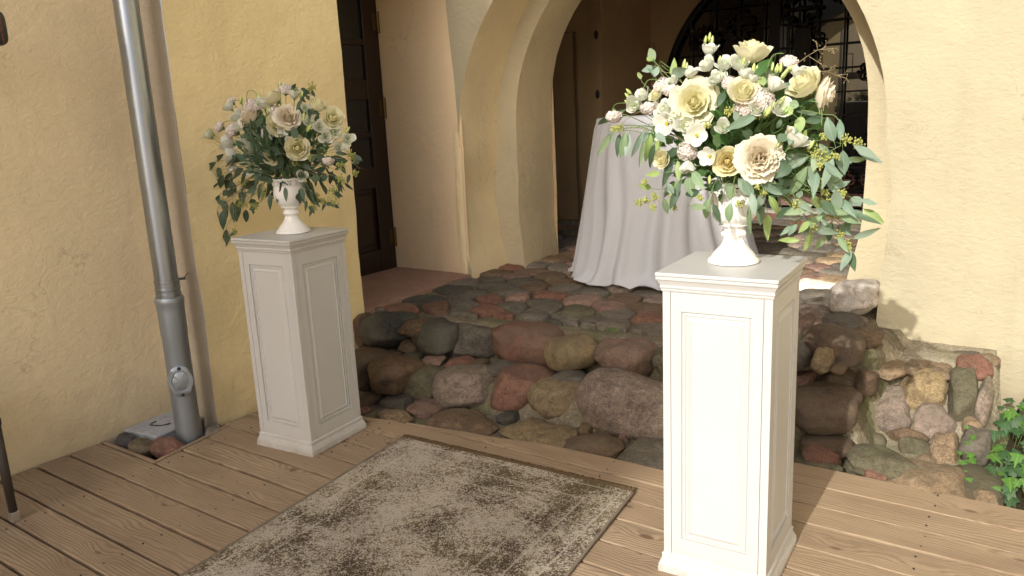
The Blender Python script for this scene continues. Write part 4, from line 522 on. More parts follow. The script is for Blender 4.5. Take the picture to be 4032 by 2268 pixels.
# door
door = wpart('door', MB().box(-4.40,-4.352,3.30,4.465,.35,2.62), M_doorw)
def dpart(name, mb, mat):
    o = obj(name, mb, mat); o.parent = door; o.matrix_parent_inverse = Matrix.Identity(4); return o
yr = 4.46
for (a, b) in ((3.31,3.42),(4.30,4.46),(3.83,3.95)):
    bevel(dpart('stile', MB().box(-4.351,-4.322,a,b,.352,2.61), M_doorw), .004)
for (a, b) in ((.352,.52),(1.00,1.16),(1.38,1.42),(1.66,1.80),(2.05,2.09),(2.42,2.60)):
    for (c, d) in ((3.42,3.83),(3.95,4.30)):
        bevel(dpart('rail', MB().box(-4.350,-4.324,c+.001,d-.001,a,b), M_doorw), .004)
for (a, b) in ((1.16,1.38),(1.42,1.66),(1.80,2.05),(2.09,2.42)):
    for (c, d) in ((3.42,3.83),(3.95,4.30)):
        dpart('pane', MB().box(-4.346,-4.341,c+.002,d-.002,a+.002,b-.002), M_doorglass)
for (c, d) in ((3.46,3.79),(3.99,4.26)):
    bevel(dpart('panel', MB().box(-4.350,-4.333,c,d,.56,.96), M_doorw), .012)
for z in (.60, 1.595, 2.22):
    h = MB(); h.tube([(-4.312,4.452,z-.075),(-4.312,4.452,z+.075)], .013, 10); h.box(-4.330,-4.318,4.40,4.462,z-.06,z+.06)
    dpart('hinge', h, M_brass)

slabm = MB(); slabm.add([(-4.35,3.30,.352),(-3.50,3.30,.352),(-3.575,4.468,.352),(-4.35,4.468,.352),(-4.35,3.30,.2),(-3.50,3.30,.2),(-3.575,4.468,.2),(-4.35,4.468,.2)],
    [(0,1,2,3),(0,4,5,1),(1,5,6,2),(2,6,7,3),(3,7,4,0)])
struct(obj('threshold_floor', slabm, M_slab))

# gateway building: facade with a stepped round arch, passage behind it
gate_b = thing('gateway_building', 'pale yellow rendered house front with a stepped round archway and passage', 'building', (-2.19,4.46,0))
def gpart(name, mb, mat, **k): return wpart(name, mb, mat, gate_b, **k)
def loop(cx, r, zs, y, zb=-.2, lo=None, ro=None, nj=16, na=44):
    P = []
    for i in range(nj): z = zb+(zs-zb)*i/nj; P.append((cx-r+(lo(z) if lo else 0), y, z))
    for i in range(na+1): a = PI-PI*i/na; P.append((cx+r*math.cos(a), y, zs+r*math.sin(a)))
    for i in range(1, nj+1): z = zs-(zs-zb)*i/nj; P.append((cx+r+(ro(z) if ro else 0), y, z))
    return P
def hat(z, pts):
    if z <= pts[0][0]: return pts[0][1]
    for (a, va), (b, vb) in zip(pts[:-1], pts[1:]):
        if z <= b: t = (z-a)/(b-a); t = t*t*(3-2*t); return va+(vb-va)*t
    return pts[-1][1]
lo = lambda z: hat(z, [(.3,.045),(.62,-.02),(.95,-.06),(1.32,0)])
ro = lambda z: hat(z, [(.2,.0),(1.0,.04),(1.32,0)])
ri = lambda z: hat(z, [(.35,-.085),(.8,-.005),(1.4,0)])
li = lambda z: hat(z, [(.35,.02),(.7,-.01),(1.4,0)])
LA = loop(-2.19,1.41,1.32,4.46,lo=lo,ro=ro); LB = loop(-2.19,1.41,1.36,4.92,lo=lo,ro=ro)
LC = loop(-2.19,1.23,1.42,4.92,lo=li,ro=ri); LD = loop(-2.21,1.25,1.50,5.48,lo=li,ro=ri)
def strip(A, B, n, a=.007):
    v = []; f = []; L = len(A)
    for k in range(n+1):
        t = k/n
        for p, q in zip(A, B): v.append(wob(tuple(p[i]*(1-t)+q[i]*t for i in range(3)), a, 2.6))
    for k in range(n):
        for i in range(L-1): f.append((k*L+i, k*L+i+1, (k+1)*L+i+1, (k+1)*L+i))
    return MB().add(v, f)
gpart('outer_arch', strip(LA, LB, 8), M_arch, smooth=True)
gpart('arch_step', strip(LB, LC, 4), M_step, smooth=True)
gpart('inner_arch', strip(LC, LD, 9), M_arch, smooth=True)
# facade front around the outer arch
v = []; f = []; half = len(LA)//2
def row(p, q, n, a=.007):
    base = len(v)
    for i in range(n+1):
        t = (i/n)**1.6; v.append(wob((p[0]+(q[0]-p[0])*t, 4.46, p[2]), a, 2.6))
    return base
prev = None
for p in LA[half:][::-1]:
    b = row(p, (9.0, 0, 0), 46)
    if prev is not None:
        for i in range(46): f.append((prev+i, prev+i+1, b+i+1, b+i))
    prev = b
crown = LA[half][2]
for k in range(1, 14):
    b = row((LA[half][0], 0, crown+(4.6-crown)*k/13), (9.0, 0, 0), 46)
    for i in range(46): f.append((prev+i, prev+i+1, b+i+1, b+i))
    prev = b
prev = None
for p in LA[:half+1]:
    xl = min(p[0]-.001, -3.62)
    b = row(p, (xl if p[2] < 1.32 else min(p[0]-.001, -3.60-.05*(p[2]-1.32)), 0, 0), 12)
    if prev is not None:
        for i in range(12): f.append((prev+i, prev+i+1, b+i+1, b+i))
    prev = b
for k in range(1, 14):
    b = row((LA[half][0], 0, crown+(4.6-crown)*k/13), (-3.68, 0, 0), 12)
    for i in range(12): f.append((prev+i, prev+i+1, b+i+1, b+i))
    prev = b
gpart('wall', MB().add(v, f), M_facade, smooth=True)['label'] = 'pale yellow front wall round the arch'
gpart('arris', plan_wall([(-3.70,4.475),(-3.62,4.452),(-3.60,4.46)], .3, 1.4, .03), M_arch, smooth=True)
# passage
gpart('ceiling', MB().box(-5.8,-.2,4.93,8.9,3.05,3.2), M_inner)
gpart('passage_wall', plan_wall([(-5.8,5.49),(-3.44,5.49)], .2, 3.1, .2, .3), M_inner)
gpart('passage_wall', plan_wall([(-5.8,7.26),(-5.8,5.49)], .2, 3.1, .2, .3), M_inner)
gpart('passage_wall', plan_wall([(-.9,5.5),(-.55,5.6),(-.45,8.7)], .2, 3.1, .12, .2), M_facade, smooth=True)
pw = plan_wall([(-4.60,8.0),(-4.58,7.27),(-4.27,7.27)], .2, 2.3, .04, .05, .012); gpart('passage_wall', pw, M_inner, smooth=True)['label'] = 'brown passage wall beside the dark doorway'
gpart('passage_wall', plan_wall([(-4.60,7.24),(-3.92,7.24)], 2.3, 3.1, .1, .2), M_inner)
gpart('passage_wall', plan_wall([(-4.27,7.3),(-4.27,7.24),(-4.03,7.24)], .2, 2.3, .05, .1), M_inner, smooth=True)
gpart('passage_wall', plan_wall([(-5.8,7.98),(-4.55,7.98)], .2, 3.1, .3, .3), M_iron)  # black sheet closing the doorway; its colour stands in for the shade inside
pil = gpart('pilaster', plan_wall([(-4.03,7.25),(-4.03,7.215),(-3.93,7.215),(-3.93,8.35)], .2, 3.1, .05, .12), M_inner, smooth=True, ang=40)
for z in (2.24, 1.66, 1.05):
    o = obj('iron_bolt', MB().ell((-3.985,7.21,z), (.022,.02,.045), 10, 6), M_iron); o.parent = pil
    o.matrix_parent_inverse = pil.matrix_parent_inverse.copy() if False else Matrix.Translation(Vector((2.19,-4.46,0))) @ Matrix.Identity(4)
    o.matrix_parent_inverse = (Matrix.Translation(gate_b.location) @ pil.matrix_parent_inverse).inverted()
LG1 = loop(-2.45,1.62,1.52,8.35); LG2 = loop(-2.45,1.45,1.55,8.62)
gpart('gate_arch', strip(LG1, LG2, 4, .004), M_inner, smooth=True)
OUT = [(-3.93 if p[0] < -2.45 else -.45, 8.35, min(p[2], 3.1)) if p[2] < 1.6 else (p[0]*1.0+(-1 if p[0] < -2.45 else 1)*abs(p[0]+2.45)*.02, 8.35, 3.14) for p in LG1]
v2 = []; f2 = []
for a, b in zip(LG1, OUT): v2 += [a, b]
for i in range(len(LG1)-1): f2.append((2*i, 2*i+1, 2*i+3, 2*i+2))
v2 += [(-3.93,8.35,1.2),(-3.93,8.35,3.14),(-2.45,8.35,3.14)]
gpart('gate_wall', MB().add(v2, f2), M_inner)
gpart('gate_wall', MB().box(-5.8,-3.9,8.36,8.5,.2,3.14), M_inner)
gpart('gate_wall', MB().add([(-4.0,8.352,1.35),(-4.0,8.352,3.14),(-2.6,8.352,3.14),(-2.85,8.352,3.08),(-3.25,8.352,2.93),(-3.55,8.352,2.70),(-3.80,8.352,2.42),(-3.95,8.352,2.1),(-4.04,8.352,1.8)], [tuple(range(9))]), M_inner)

# iron gate with dark glass
gt = thing('iron_gate', 'black wrought iron gate with dark glazing at the back of the archway passage', 'gate', (-2.45,8.62,.36))
def ipart(name, mb, mat, par=gt, **k):
    o = obj(name, mb, mat, **k); o.parent = par; o.matrix_parent_inverse = Matrix.Translation(gt.location).inverted(); return o
ipart('pane', MB().box(-4.1,-2.66,8.68,8.69,.5,3.1), M_glass); ipart('pane', MB().box(-2.58,-.8,8.68,8.69,.5,3.1), M_glass)
arcp = [(p[0], 8.61, p[2]) for p in loop(-2.45,1.43,1.55,8.61,.36)]
ipart('frame', MB().tube(arcp, .032, 6), M_iron)
ipart('mullion', MB().box(-2.675,-2.565,8.56,8.66,.37,3.0), M_iron)
for i in range(-6, 6):
    x = -2.62+.272*i+(.136 if True else 0)
    if abs(x+2.45) < 1.4 and abs(x+2.62) > .08:
        zt = 1.55+math.sqrt(1.43**2-(x+2.45)**2)
        ipart('bar', MB().box(x-.009,x+.009,8.612,8.632,.52,zt), M_iron)
for k in range(1, 11):
    z = .62+.237*k; r2 = 1.43**2-max(0, z-1.55)**2
    if r2 > .02:
        rr = math.sqrt(r2); ipart('crossbar', MB().box(-2.45-rr,-2.45+rr,8.606,8.620,z-.008,z+.008), M_iron)
def curl(mb, cx, cz, sx, sz, s, y=8.595, turns=1.15, n=14, rad=.013):
    pts = []
    for i in range(n+1):
        t = i/n; a = turns*2*PI*t*.55; r = s*(1-.62*t)
        pts.append((cx+sx*(s-r*math.cos(a)), y, cz+sz*(r*math.sin(a))))
    mb.tube(pts, [rad*(1-.3*i/n) for i in range(n+1)], 6)
def fleur(cx, cz, s=1.0):
    mb = MB(); y = 8.595
    mb.tube([(cx,y,cz-.17*s),(cx,y,cz+.17*s)], .013*s, 6); mb.tube([(cx-.17*s,y,cz),(cx+.17*s,y,cz)], .013*s, 6)
    for (dx, dz) in ((1,0),(-1,0),(0,1),(0,-1)):
        ex, ez = cx+dx*.10*s, cz+dz*.10*s
        for q in (1, -1):
            pts = []
            for i in range(11):
                t = i/10; a = t*1.35*PI; r = .042*s
                px = .05*s*math.sin(a*.9)*(1-.1*t); pz = q*(r*(1-math.cos(a))*.9)
                pts.append((ex+dx*px+dz*pz, y, ez+dz*px+dx*pz))
            mb.tube(pts, [.014*s]*8+[.016*s, .019*s, .016*s], 6)
        mb.ell((cx+dx*.17*s, y, cz+dz*.17*s), (.02*s, .012, .02*s), 8, 5)
    mb.ell((cx, y, cz), (.03*s, .014, .03*s), 8, 5)
    return mb
for cx, cz, s in ((-3.03,2.33,1.0),(-3.40,2.18,1.0),(-2.38,2.42,1.15),(-2.30,2.10,.9),(-1.62,1.75,1.0),(-2.32,2.68,.9),(-3.42,1.0,1.0),(-1.62,1.0,1.0),(-2.02,2.62,1.0),(-3.05,2.72,.8),(-1.55,2.35,.8)):
    ipart('scroll_ornament', fleur(cx, cz, s), M_iron, smooth=True)
lock = MB(); lock.box(-2.42,-2.26,8.57,8.61,1.72,2.22); ipart('lock_plate', lock, M_iron)
kick = MB(); kick.box(-3.86,-2.69,8.60,8.63,.40,.52); kick.box(-2.55,-1.04,8.60,8.63,.40,.52)
ipart('kickplate', kick, M_rustp)
for i in range(11):
    x = -3.7+.26*i
    if abs(x+2.62) > .12: ipart('scroll_ornament', fleur(x, .68, .62), M_rustp, smooth=True)
ipart('rail', MB().box(-3.86,-1.04,8.602,8.625,.52,.535), M_rustp)
ipart('rail', MB().box(-3.86,-1.04,8.602,8.625,.80,.815), M_iron)
struct(obj('doorstep', MB().box(-3.9,-.95,8.42,8.72,.25,.365), M_thresh))
gpart('dark_back_sheet', MB().box(-4.6,-.3,8.9,9.0,.2,3.2), M_iron)  # black sheet behind the glazing, standing in for an unlit interior

# stone steps: mortar bed and boulders
def lipu(x): return hat(x, [(-3.4,3.27),(-3.0,3.40),(-2.4,3.52),(-1.6,3.53),(-1.1,3.73),(-.7,3.90)])
def lipm(x): return hat(x, [(-3.4,2.94),(-2.8,3.05),(-2.2,3.13),(-1.6,3.16),(-1.0,3.42),(-.7,3.47)])
def sm(t): t = max(0, min(1, t)); return t*t*(3-2*t)
def hgt(x, y):
    h = -.045 + .148*sm((y-lipm(x)+.05)/.09) + .215*sm((y-lipu(x)+.05)/.09)
    c = max(-.07, min(.225, .222+(y-4.2)*.604))
    t = sm((x+.70)/.10); h = h*(1-t)+c*t
    if y > 4.3 and x > -.78: h = min(h, .28)
    xe = -.215+.018*math.sin(y*17)+.012*math.sin(y*41)
    if x > xe: h = h*(1-sm((x-xe)/.03))+(-.10)*sm((x-xe)/.03)
    return h + .012*noise.noise(Vector((x*9, y*9, 1))) + .006*noise.noise(Vector((x*30, y*30, 4)))
v = []; f = []; nx, ny = 190, 115
for j in range(ny+1):
    for i in range(nx+1):
        x = -3.62+(3.62-.12)*i/nx; y = 2.45+(4.62-2.45)*j/ny; v.append((x, y, hgt(x, y)))
for j in range(ny):
    for i in range(nx): a = j*(nx+1)+i; f.append((a, a+1, a+nx+2, a+nx+1))
steps = thing('stone_steps', 'broad fieldstone steps rising from the deck to the cobbled archway', 'steps', (-2.2,3.2,0))
bed = obj('mortar_bed', MB().add(v, f), M_mortar, smooth=True); bed.data.materials.append(M_mortarl)
for pl in bed.data.polygons:
    if pl.center.x > -.64+.05*math.sin(pl.center.y*21): pl.material_index = 1
bed.parent = steps; bed.matrix_parent_inverse = Matrix.Translation(steps.location).inverted()
cheek = thing('stone_cheek_wall', 'low sloping fieldstone wall below the pale yellow house front, beside the ivy', 'stone wall', (-.45,4.0,0))
def boulder(seed, sub=4, ex=2.6, rough=.09):
    bm = bmesh.new(); bmesh.ops.create_icosphere(bm, subdivisions=sub, radius=1)
    rnd = random.Random(seed); o = rnd.uniform(0, 90)
    cuts = [(Vector((rnd.gauss(0,1), rnd.gauss(0,1), rnd.gauss(0,1))).normalized(), rnd.uniform(.78,.95)) for _ in range(7)]
    for vt in bm.verts:
        p = vt.co.copy(); n = (abs(p.x)**ex+abs(p.y)**ex+abs(p.z)**ex)**(1/ex); p = p/n
        for d, k in cuts:
            q = p.dot(d)
            if q > k: p = p-d*(q-k)*.8
        q = vt.co
        p = p*(1+rough*noise.noise(q*1.4+Vector((o,0,0)))+rough*.4*noise.noise(q*3.4+Vector((0,o,0)))+.018*noise.noise(q*9+Vector((0,0,o))))
        vt.co = p
    me = bpy.data.meshes.new('stone'); bm.to_mesh(me); bm.free()
    for p in me.polygons: p.use_smooth = True
    me.materials.append(M_stone); return me
BIG = [boulder(i, 4, 3.1, .11) for i in range(12)]
FLAT = [boulder(40+i, 4, 3.2, .14) for i in range(8)]
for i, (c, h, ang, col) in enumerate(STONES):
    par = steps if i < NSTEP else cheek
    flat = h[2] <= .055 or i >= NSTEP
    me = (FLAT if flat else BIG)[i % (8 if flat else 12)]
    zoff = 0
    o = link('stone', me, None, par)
    cc = COL[col]; j = random.uniform(.88, 1.12)*(.84 if i < NSTEP else 1.05); o.color = (cc[0]*j, cc[1]*j, cc[2]*j, 1)  # step stones get a darker colour to deepen the shade on them
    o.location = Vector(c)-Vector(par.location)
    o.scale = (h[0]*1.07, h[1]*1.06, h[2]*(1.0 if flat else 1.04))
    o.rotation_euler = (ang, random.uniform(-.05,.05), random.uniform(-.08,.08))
for (x, y, z, a, b, c_, col) in ((-.60,4.33,.185,.085,.07,.03,'tan'),(-.46,4.37,.195,.075,.06,.028,'gp'),(-.335,4.35,.20,.07,.06,.03,'gray'),(-.25,4.36,.195,.05,.06,.03,'tan'),(-.40,4.25,.185,.06,.045,.025,'olive')):
    o = link('stone', FLAT[int(abs(x)*100) % 8], None, cheek); cc = COL[col]; o.color = (*cc, 1); o.location = Vector((x, y, z))-Vector(cheek.location); o.scale = (a, b, c_); o.rotation_euler = (.1, 0, x*9)
# extra small stones filling the joints of the steps and the wall
rs = random.Random(8)
for i in range(40):
    x = rs.uniform(-3.3,-.75); tier = rs.choice((0,0,1,2))
    if tier == 0: y = rs.uniform(2.72+.0*x, lipm(x)-.12)
    elif tier == 1: y = rs.uniform(lipm(x)+.05, lipu(x)-.10)
    else: y = rs.uniform(lipu(x)-.04, lipu(x)+.01)
    if tier == 0 and y < 2.62+.09*(x+3.4): continue
    s = rs.uniform(.018,.042)
    if any((x-c[0])**2/(h[0]+s*.8)**2+(y-c[1])**2/(h[1]+s*.8)**2 < 1 for c, h, a, q in STONES[:NSTEP]): continue
    o = link('stone', FLAT[i % 8], None, steps); cc = COL[rs.choice(['gray','brown','pink','red','olive'])]; o.color = (*cc, 1)
    o.location = Vector((x, y, hgt(x, y)+.004))-Vector(steps.location); o.scale = (s*1.3, s, s*.7); o.rotation_euler = (0, 0, rs.uniform(0,3))
# cobbled floor of the passage
cob = MB(); v = []; f = []; nx, ny = 60, 60
for j in range(ny+1):
    for i in range(nx+1):
        x = -5.8+(5.8-.4)*i/nx; y = 4.55+(8.75-4.55)*j/ny; v.append((x, y, .318+.008*noise.noise(Vector((x*6, y*6, 0)))))
for j in range(ny):
    for i in range(nx): a = j*(nx+1)+i; f.append((a, a+1, a+nx+2, a+nx+1))
pave = struct(obj('cobbled_floor', MB().add(v, f), M_mortar, smooth=True)); pave['label'] = 'cobbled passage floor'
def clip(poly, px, py, nx_, ny_):     # keep the side where (p-P).n <= 0
    out = []
    for i in range(len(poly)):
        a, b = poly[i], poly[(i+1) % len(poly)]
        da = (a[0]-px)*nx_+(a[1]-py)*ny_; db = (b[0]-px)*nx_+(b[1]-py)*ny_
        if da <= 0: out.append(a)
        if da*db < 0: t = da/(da-db); out.append((a[0]+(b[0]-a[0])*t, a[1]+(b[1]-a[1])*t))
    return out
for si, (sx, sy, col) in enumerate(SEEDS):
    R0 = .155; poly = [(sx+R0*1.15*math.cos(PI*2*k/10), sy+R0*math.sin(PI*2*k/10)) for k in range(10)]
    for tx, ty, _ in SEEDS:
        dx, dy = tx-sx, ty-sy
        if (tx, ty) != (sx, sy) and abs(dx) < .42 and abs(dy) < .42:
            poly = clip(poly, (sx+tx)/2, (sy+ty)/2, dx, dy)
            if len(poly) < 3: break
    if sy < 4.9: poly = clip(poly, -3.52-.06*(sy-3.3), 0, -1, 0)
    if len(poly) >= 3: poly = clip(poly, 0, lipu(sx)+.11, 0, -1)
    if len(poly) >= 3: poly = clip(poly, -.79, 0, 1, 0)
    if len(poly) < 3 or sx > -.76: continue
    cx = sum(p[0] for p in poly)/len(poly); cy = sum(p[1] for p in poly)/len(poly)
    q = []
    for (x, y) in poly:
        L = math.hypot(x-cx, y-cy); k = max(.3, (L-.011)/max(L, .001)); q.append((cx+(x-cx)*k, cy+(y-cy)*k))
    for _ in range(2):
        q2 = []
        for i in range(len(q)):
            a, b = q[i], q[(i+1) % len(q)]; q2 += [(a[0]*.78+b[0]*.22, a[1]*.78+b[1]*.22), (a[0]*.22+b[0]*.78, a[1]*.22+b[1]*.78)]
        q = q2
    hh = random.uniform(.018, .036); tx_, ty_ = random.uniform(-.05,.05), random.uniform(-.05,.05); vv = []; ff = []
    rings = [(1.0,-.03),(1.0,.35),(.94,.66),(.80,.88),(.52,.99)]; n = len(q)
    for (k, zz) in rings:
        for (x, y) in q:
            X = (x-cx)*k; Y = (y-cy)*k
            z = .32+(hh*zz if zz > 0 else zz) + (X*tx_+Y*ty_) + .004*noise.noise(Vector((x*k*14+si, y*k*14, si)))
            vv.append((X, Y, z))
    vv.append((0, 0, .32+hh))
    for r in range(len(rings)-1):
        for i in range(n): j = (i+1) % n; ff.append((r*n+i, r*n+j, (r+1)*n+j, (r+1)*n+i))
    for i in range(n): ff.append(((len(rings)-1)*n+i, (len(rings)-1)*n+(i+1) % n, len(vv)-1))
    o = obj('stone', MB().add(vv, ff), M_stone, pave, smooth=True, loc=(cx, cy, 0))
    cc = COL[col]; j = random.uniform(.88, 1.2)*(1.0+.9*sm((sy-4.5)/.8)); o.color = (cc[0]*j, cc[1]*j, cc[2]*j, 1)  # sunlight on the passage floor put into colour: cobbles lighten going inwards

# deck of weathered boards
deck = thing('wooden_deck', 'weathered pine board deck in the foreground of the stone steps', 'deck', (-1.5,1.8,0))
G = [3.18,3.0,2.835,2.689,2.523,2.376,2.211,2.059,1.905,1.748,1.590,1.444,1.279,1.135]
while G[-1] > -2.2: G.append(G[-1]-.153)
def edge(x): return hat(x, [(-3.5,2.60),(-2.93,2.646),(-2.6,2.703),(-2.2,2.753),(-1.85,2.814),(-1.3,2.845),(-.9,2.9)])
rb = random.Random(4)
def board(poly, zj=0.0, name='board'):
    cx = sum(p[0] for p in poly)/len(poly); cy = sum(p[1] for p in poly)/len(poly)
    P = [(x-cx, y-cy) for x, y in poly]; n = len(P)
    v = [(x, y, -.028) for x, y in P]+[(x, y, 0) for x, y in P]
    f = [tuple(range(n))[::-1], tuple(range(n, 2*n))]+[(i, (i+1) % n, n+(i+1) % n, n+i) for i in range(n)]
    o = obj(name, MB().add(v, f), M_wood, deck); o.location = Vector((cx, cy, zj))-Vector(deck.location); bevel(o, .0025, 2); return o
for k in range(len(G)-1):
    y1, y0 = G[k], G[k+1]; gp = rb.uniform(.0042,.0058) if k < 5 else rb.uniform(.0060,.0075)
    a, b = y0+gp, y1-gp; zj = rb.uniform(-.0018,.0018)
    if k < 2: board([(-1.02+rb.uniform(0,.03),a),(2.6,a),(2.6,b),(-1.0,b)], zj)
    elif k == 2:
        xs = [-2.75+.15*i for i in range(13)]; top = [(x, min(b, edge(x))) for x in xs if edge(x) > a+.004]
        board([(top[0][0]-.04, a),(2.6,a),(2.6,b)]+top[::-1], zj)
    elif k == 3:
        xs = [-3.47+.15*i for i in range(7)]; top = [(x, min(b, edge(x))) for x in xs if x < -2.6]
        board([(-3.47,a),(2.6,a),(2.6,b),(-2.6,b)]+top[::-1], zj)
    elif k in (6, 7, 8):
        xl = {6:(-3.392,-3.422),7:(-3.368,-3.388),8:(-3.345,-3.366)}[k]
        board([(xl[0],a),(2.6,a),(2.6,b),(xl[1],b)], zj)
    elif k < 6: board([(-3.475,a),(2.6,a),(2.6,b),(-3.475,b)], zj)
    else: board([(-3.825,a),(2.6,a),(2.6,b),(-3.825,b)], zj)
board([(-3.83,1.752),(-3.36,1.752),(-3.36,1.772),(-3.83,1.772)], .002, 'edge_trim')
board([(-3.352,1.76),(-3.372,1.76),(-3.448,2.205),(-3.428,2.205)], .002, 'edge_trim')
for x in (-3.3,-2.7,-2.1,-1.5,-.9,-.3,.3,.9):
    o = obj('joist', MB().box(x-.03,x+.03,-2.1,2.55,-.112,-.032), M_joist, deck); o.location = -Vector(deck.location)

sc = MB()
for k in range(len(G)-1):
    for x in (-3.3,-2.7,-2.1,-1.5,-.9,-.3,.3,.9):
        if k < 3 and x < -1.0 and k != 2: continue
        if k == 2 and x < -2.3: continue
        for t in (.25,.75):
            y = G[k+1]+(G[k]-G[k+1])*t; cx, cy = x+rb.uniform(-.006,.006)-deck.location.x, y+rb.uniform(-.006,.006)-deck.location.y
            sc.lathe([(.0036,-.004),(.0036,.0012),(.0012,.0006)], 8, (cx, cy, .001))
stuff(obj('screw_heads', sc, M_joist, deck))

# house across the yard (seen only in the gate glass; it also shades the left half of the terrace)
house = thing('yard_house', 'tall rendered house with rows of windows across the yard, mirrored in the gate glass', 'building', (-10,-20,0))
def hpart(name, mb, mat):
    o = obj(name, mb, mat); o.parent = house; o.matrix_parent_inverse = Matrix.Translation(house.location).inverted(); return o
prof = [(-30,-.1),(-.80,-.1),(-.80,12.2),(-.88,13.1),(-1.2,14.2),(-1.55,14.75),(-2.1,15.0),(-2.55,15.35),(-2.9,16.2),(-5,18),(-14,18.4),(-30,15)]
hpart('wall', MB().prism(prof, -26, -20), M_house)
for r in range(5):
    for c in range(12):
        x = -3.0-2.2*c; z = 1.2+2.9*r
        wn = hpart('window', MB().box(x-.55,x+.55,-20.0,-19.95,z,z+1.6), M_housewin)
        for q in ((x-.66,x-.55,z-.1,z+1.7),(x+.55,x+.66,z-.1,z+1.7),(x-.66,x+.66,z+1.6,z+1.72),(x-.7,x+.7,z-.14,z)):
            pass
        fr = MB().box(x-.66,x-.55,-19.99,-19.9,z,z+1.6).box(x+.55,x+.66,-19.99,-19.9,z,z+1.6).box(x-.66,x+.66,-19.99,-19.89,z+1.6,z+1.75).box(x-.72,x+.72,-19.99,-19.85,z-.14,z).box(x-.03,x+.03,-19.99,-19.93,z,z+1.6)
        o = obj('frame', fr, M_housetrim); o.parent = wn; o.matrix_parent_inverse = wn.matrix_parent_inverse.copy(); o.matrix_parent_inverse = (Matrix.Translation(house.location) @ wn.matrix_parent_inverse).inverted()

rw = thing('bounce_wall', 'unseen rendered house added at an angle on the right, bouncing sunlight onto the left walls', 'building', (4.0,.8,0), math.atan2(-7.4, 3.6))  # added house out of view; its sunlit wall bounces warm fill leftwards
obj('wall', MB().box(-4.1,4.4,0,3,-.1,6.5), M_side, rw)
for k in range(3):
    obj('window', MB().box(-2.9+2.6*k,-1.9+2.6*k,-.03,-.005,3.6,5.0), M_housewin, rw)
# ================================================================ OBJECTS
# ---- downpipe
dp = thing('downpipe', 'round zinc downpipe running down the wall corner with an oval inspection cover', 'downpipe', (-3.50,2.03,0))
obj('pipe', MB().lathe([(.054,.80),(.054,4.6)], 40, cap=False), M_steel, dp, smooth=True)
obj('collar', MB().lathe([(.0545,.72),(.058,.722),(.058,.74),(.0565,.742),(.0565,.752),(.0585,.755),(.0585,.765),(.0565,.768),(.0565,.79),(.058,.792),(.058,.805),(.0545,.806)], 40, cap=False), M_steel, dp, smooth=True, ang=30)
lower = MB().lathe([(.057,.722),(.064,.720),(.0675,.712),(.0675,.695),(.0645,.683),(.0630,.65),(.0630,.54),(.0600,.522),(.0600,-.16)], 44, cap=False)
obj('lower_pipe', lower, M_zinc, dp, smooth=True, ang=40)
cov = MB(); vs = []; n = 40
cd = Vector((.84,-.54,0)).normalized(); cr_ = Vector((-cd.y, cd.x, 0))*-1
def covpt(a, s, d):
    q = max(0, min(1, (abs(math.sin(a))-.55)/.45)); rr = .060+.018*q*q*(3-2*q)
    return cr_*(rr*math.cos(a)*s)+Vector((0,0,.308+rr*math.sin(a)*s))+cd*(.0605+d)
rings = [(1.0,-.006),(1.0,.008),(.95,.011),(.68,.011),(.64,.007),(.60,.007),(.56,.009),(.0,.009)]
for s_, d in rings: vs += [covpt(2*PI*i/n, s_, d) for i in range(n)]
fs = [(k*n+i, k*n+(i+1) % n, (k+1)*n+(i+1) % n, (k+1)*n+i) for k in range(len(rings)-1) for i in range(n)]
cv = obj('inspection_cover', MB().add(vs, fs), M_zinc, dp, smooth=True, ang=40)
for zz in (.375, .241):
    c = cd*.0745+Vector((0,0,zz)); obj('screw', MB().ell(c, (.009,.009,.008), 10, 6), M_black, cv, smooth=True)
obj('wall_bracket', MB().tube([(.028,.048,.80),(.047,.072,.80)], .006, 8).tube([(.045,.06,.80),(-.07,.158,.80)], .0025, 6), M_black, dp)

lidt = thing('drain_box', 'grey plastic drain box with slotted lid in the wall corner behind the downpipe', 'drain box', (-3.715,1.99,.012), .12)
obj('box', MB().box(-.115,.125,-.10,.17,-.09,-.002), M_lid, lidt)
lid = MB().box(-.12,.13,-.105,.175,0,.014); lo_ = bevel(obj('lid', lid, M_lid, lidt), .003)
for r in range(9):
    for c in range(4):
        if (r, c) in ((4,2),(4,1),(6,3)): continue
        obj('lid_tile', MB().box(-.112+c*.06,-.058+c*.06,-.096+r*.0295,-.072+r*.0295,.0135,.0165), M_lid, lo_)
obj('slot', MB().tube([(-.05,.03,.017),(-.045,.0,.0175),(-.015,-.015,.0175),(.03,.0,.0175),(.05,.04,.0175)], .0035, 6).ell((-.03,-.012,.016), (.012,.01,.003)), M_black, lo_)
obj('slot', MB().box(.035,.065,.09,.10,.016,.0185), M_black, lo_)
for (x, y, z, sx, sy, sz, col, lab) in ((-3.60,1.835,-.02,.075,.055,.045,(.22,.18,.12),'mossy brown fieldstone beside the drain box at the deck edge'),(-3.475,1.90,-.012,.085,.055,.05,(.33,.17,.13),'reddish fieldstone between the drain box and the downpipe foot'),(-3.735,1.83,-.015,.045,.05,.05,(.10,.10,.11),'dark grey fieldstone against the tan wall by the drain box'),(-3.455,2.13,-.02,.04,.07,.035,(.3,.28,.24),'pale fieldstone tucked behind the downpipe foot')):
    o = link('fieldstone', BIG[random.randrange(12)], None, None, (x, y, z), (.1,.1,random.uniform(0,.8)), (sx, sy, sz)); o.color = (*col, 1); tag(o, lab, 'stone')

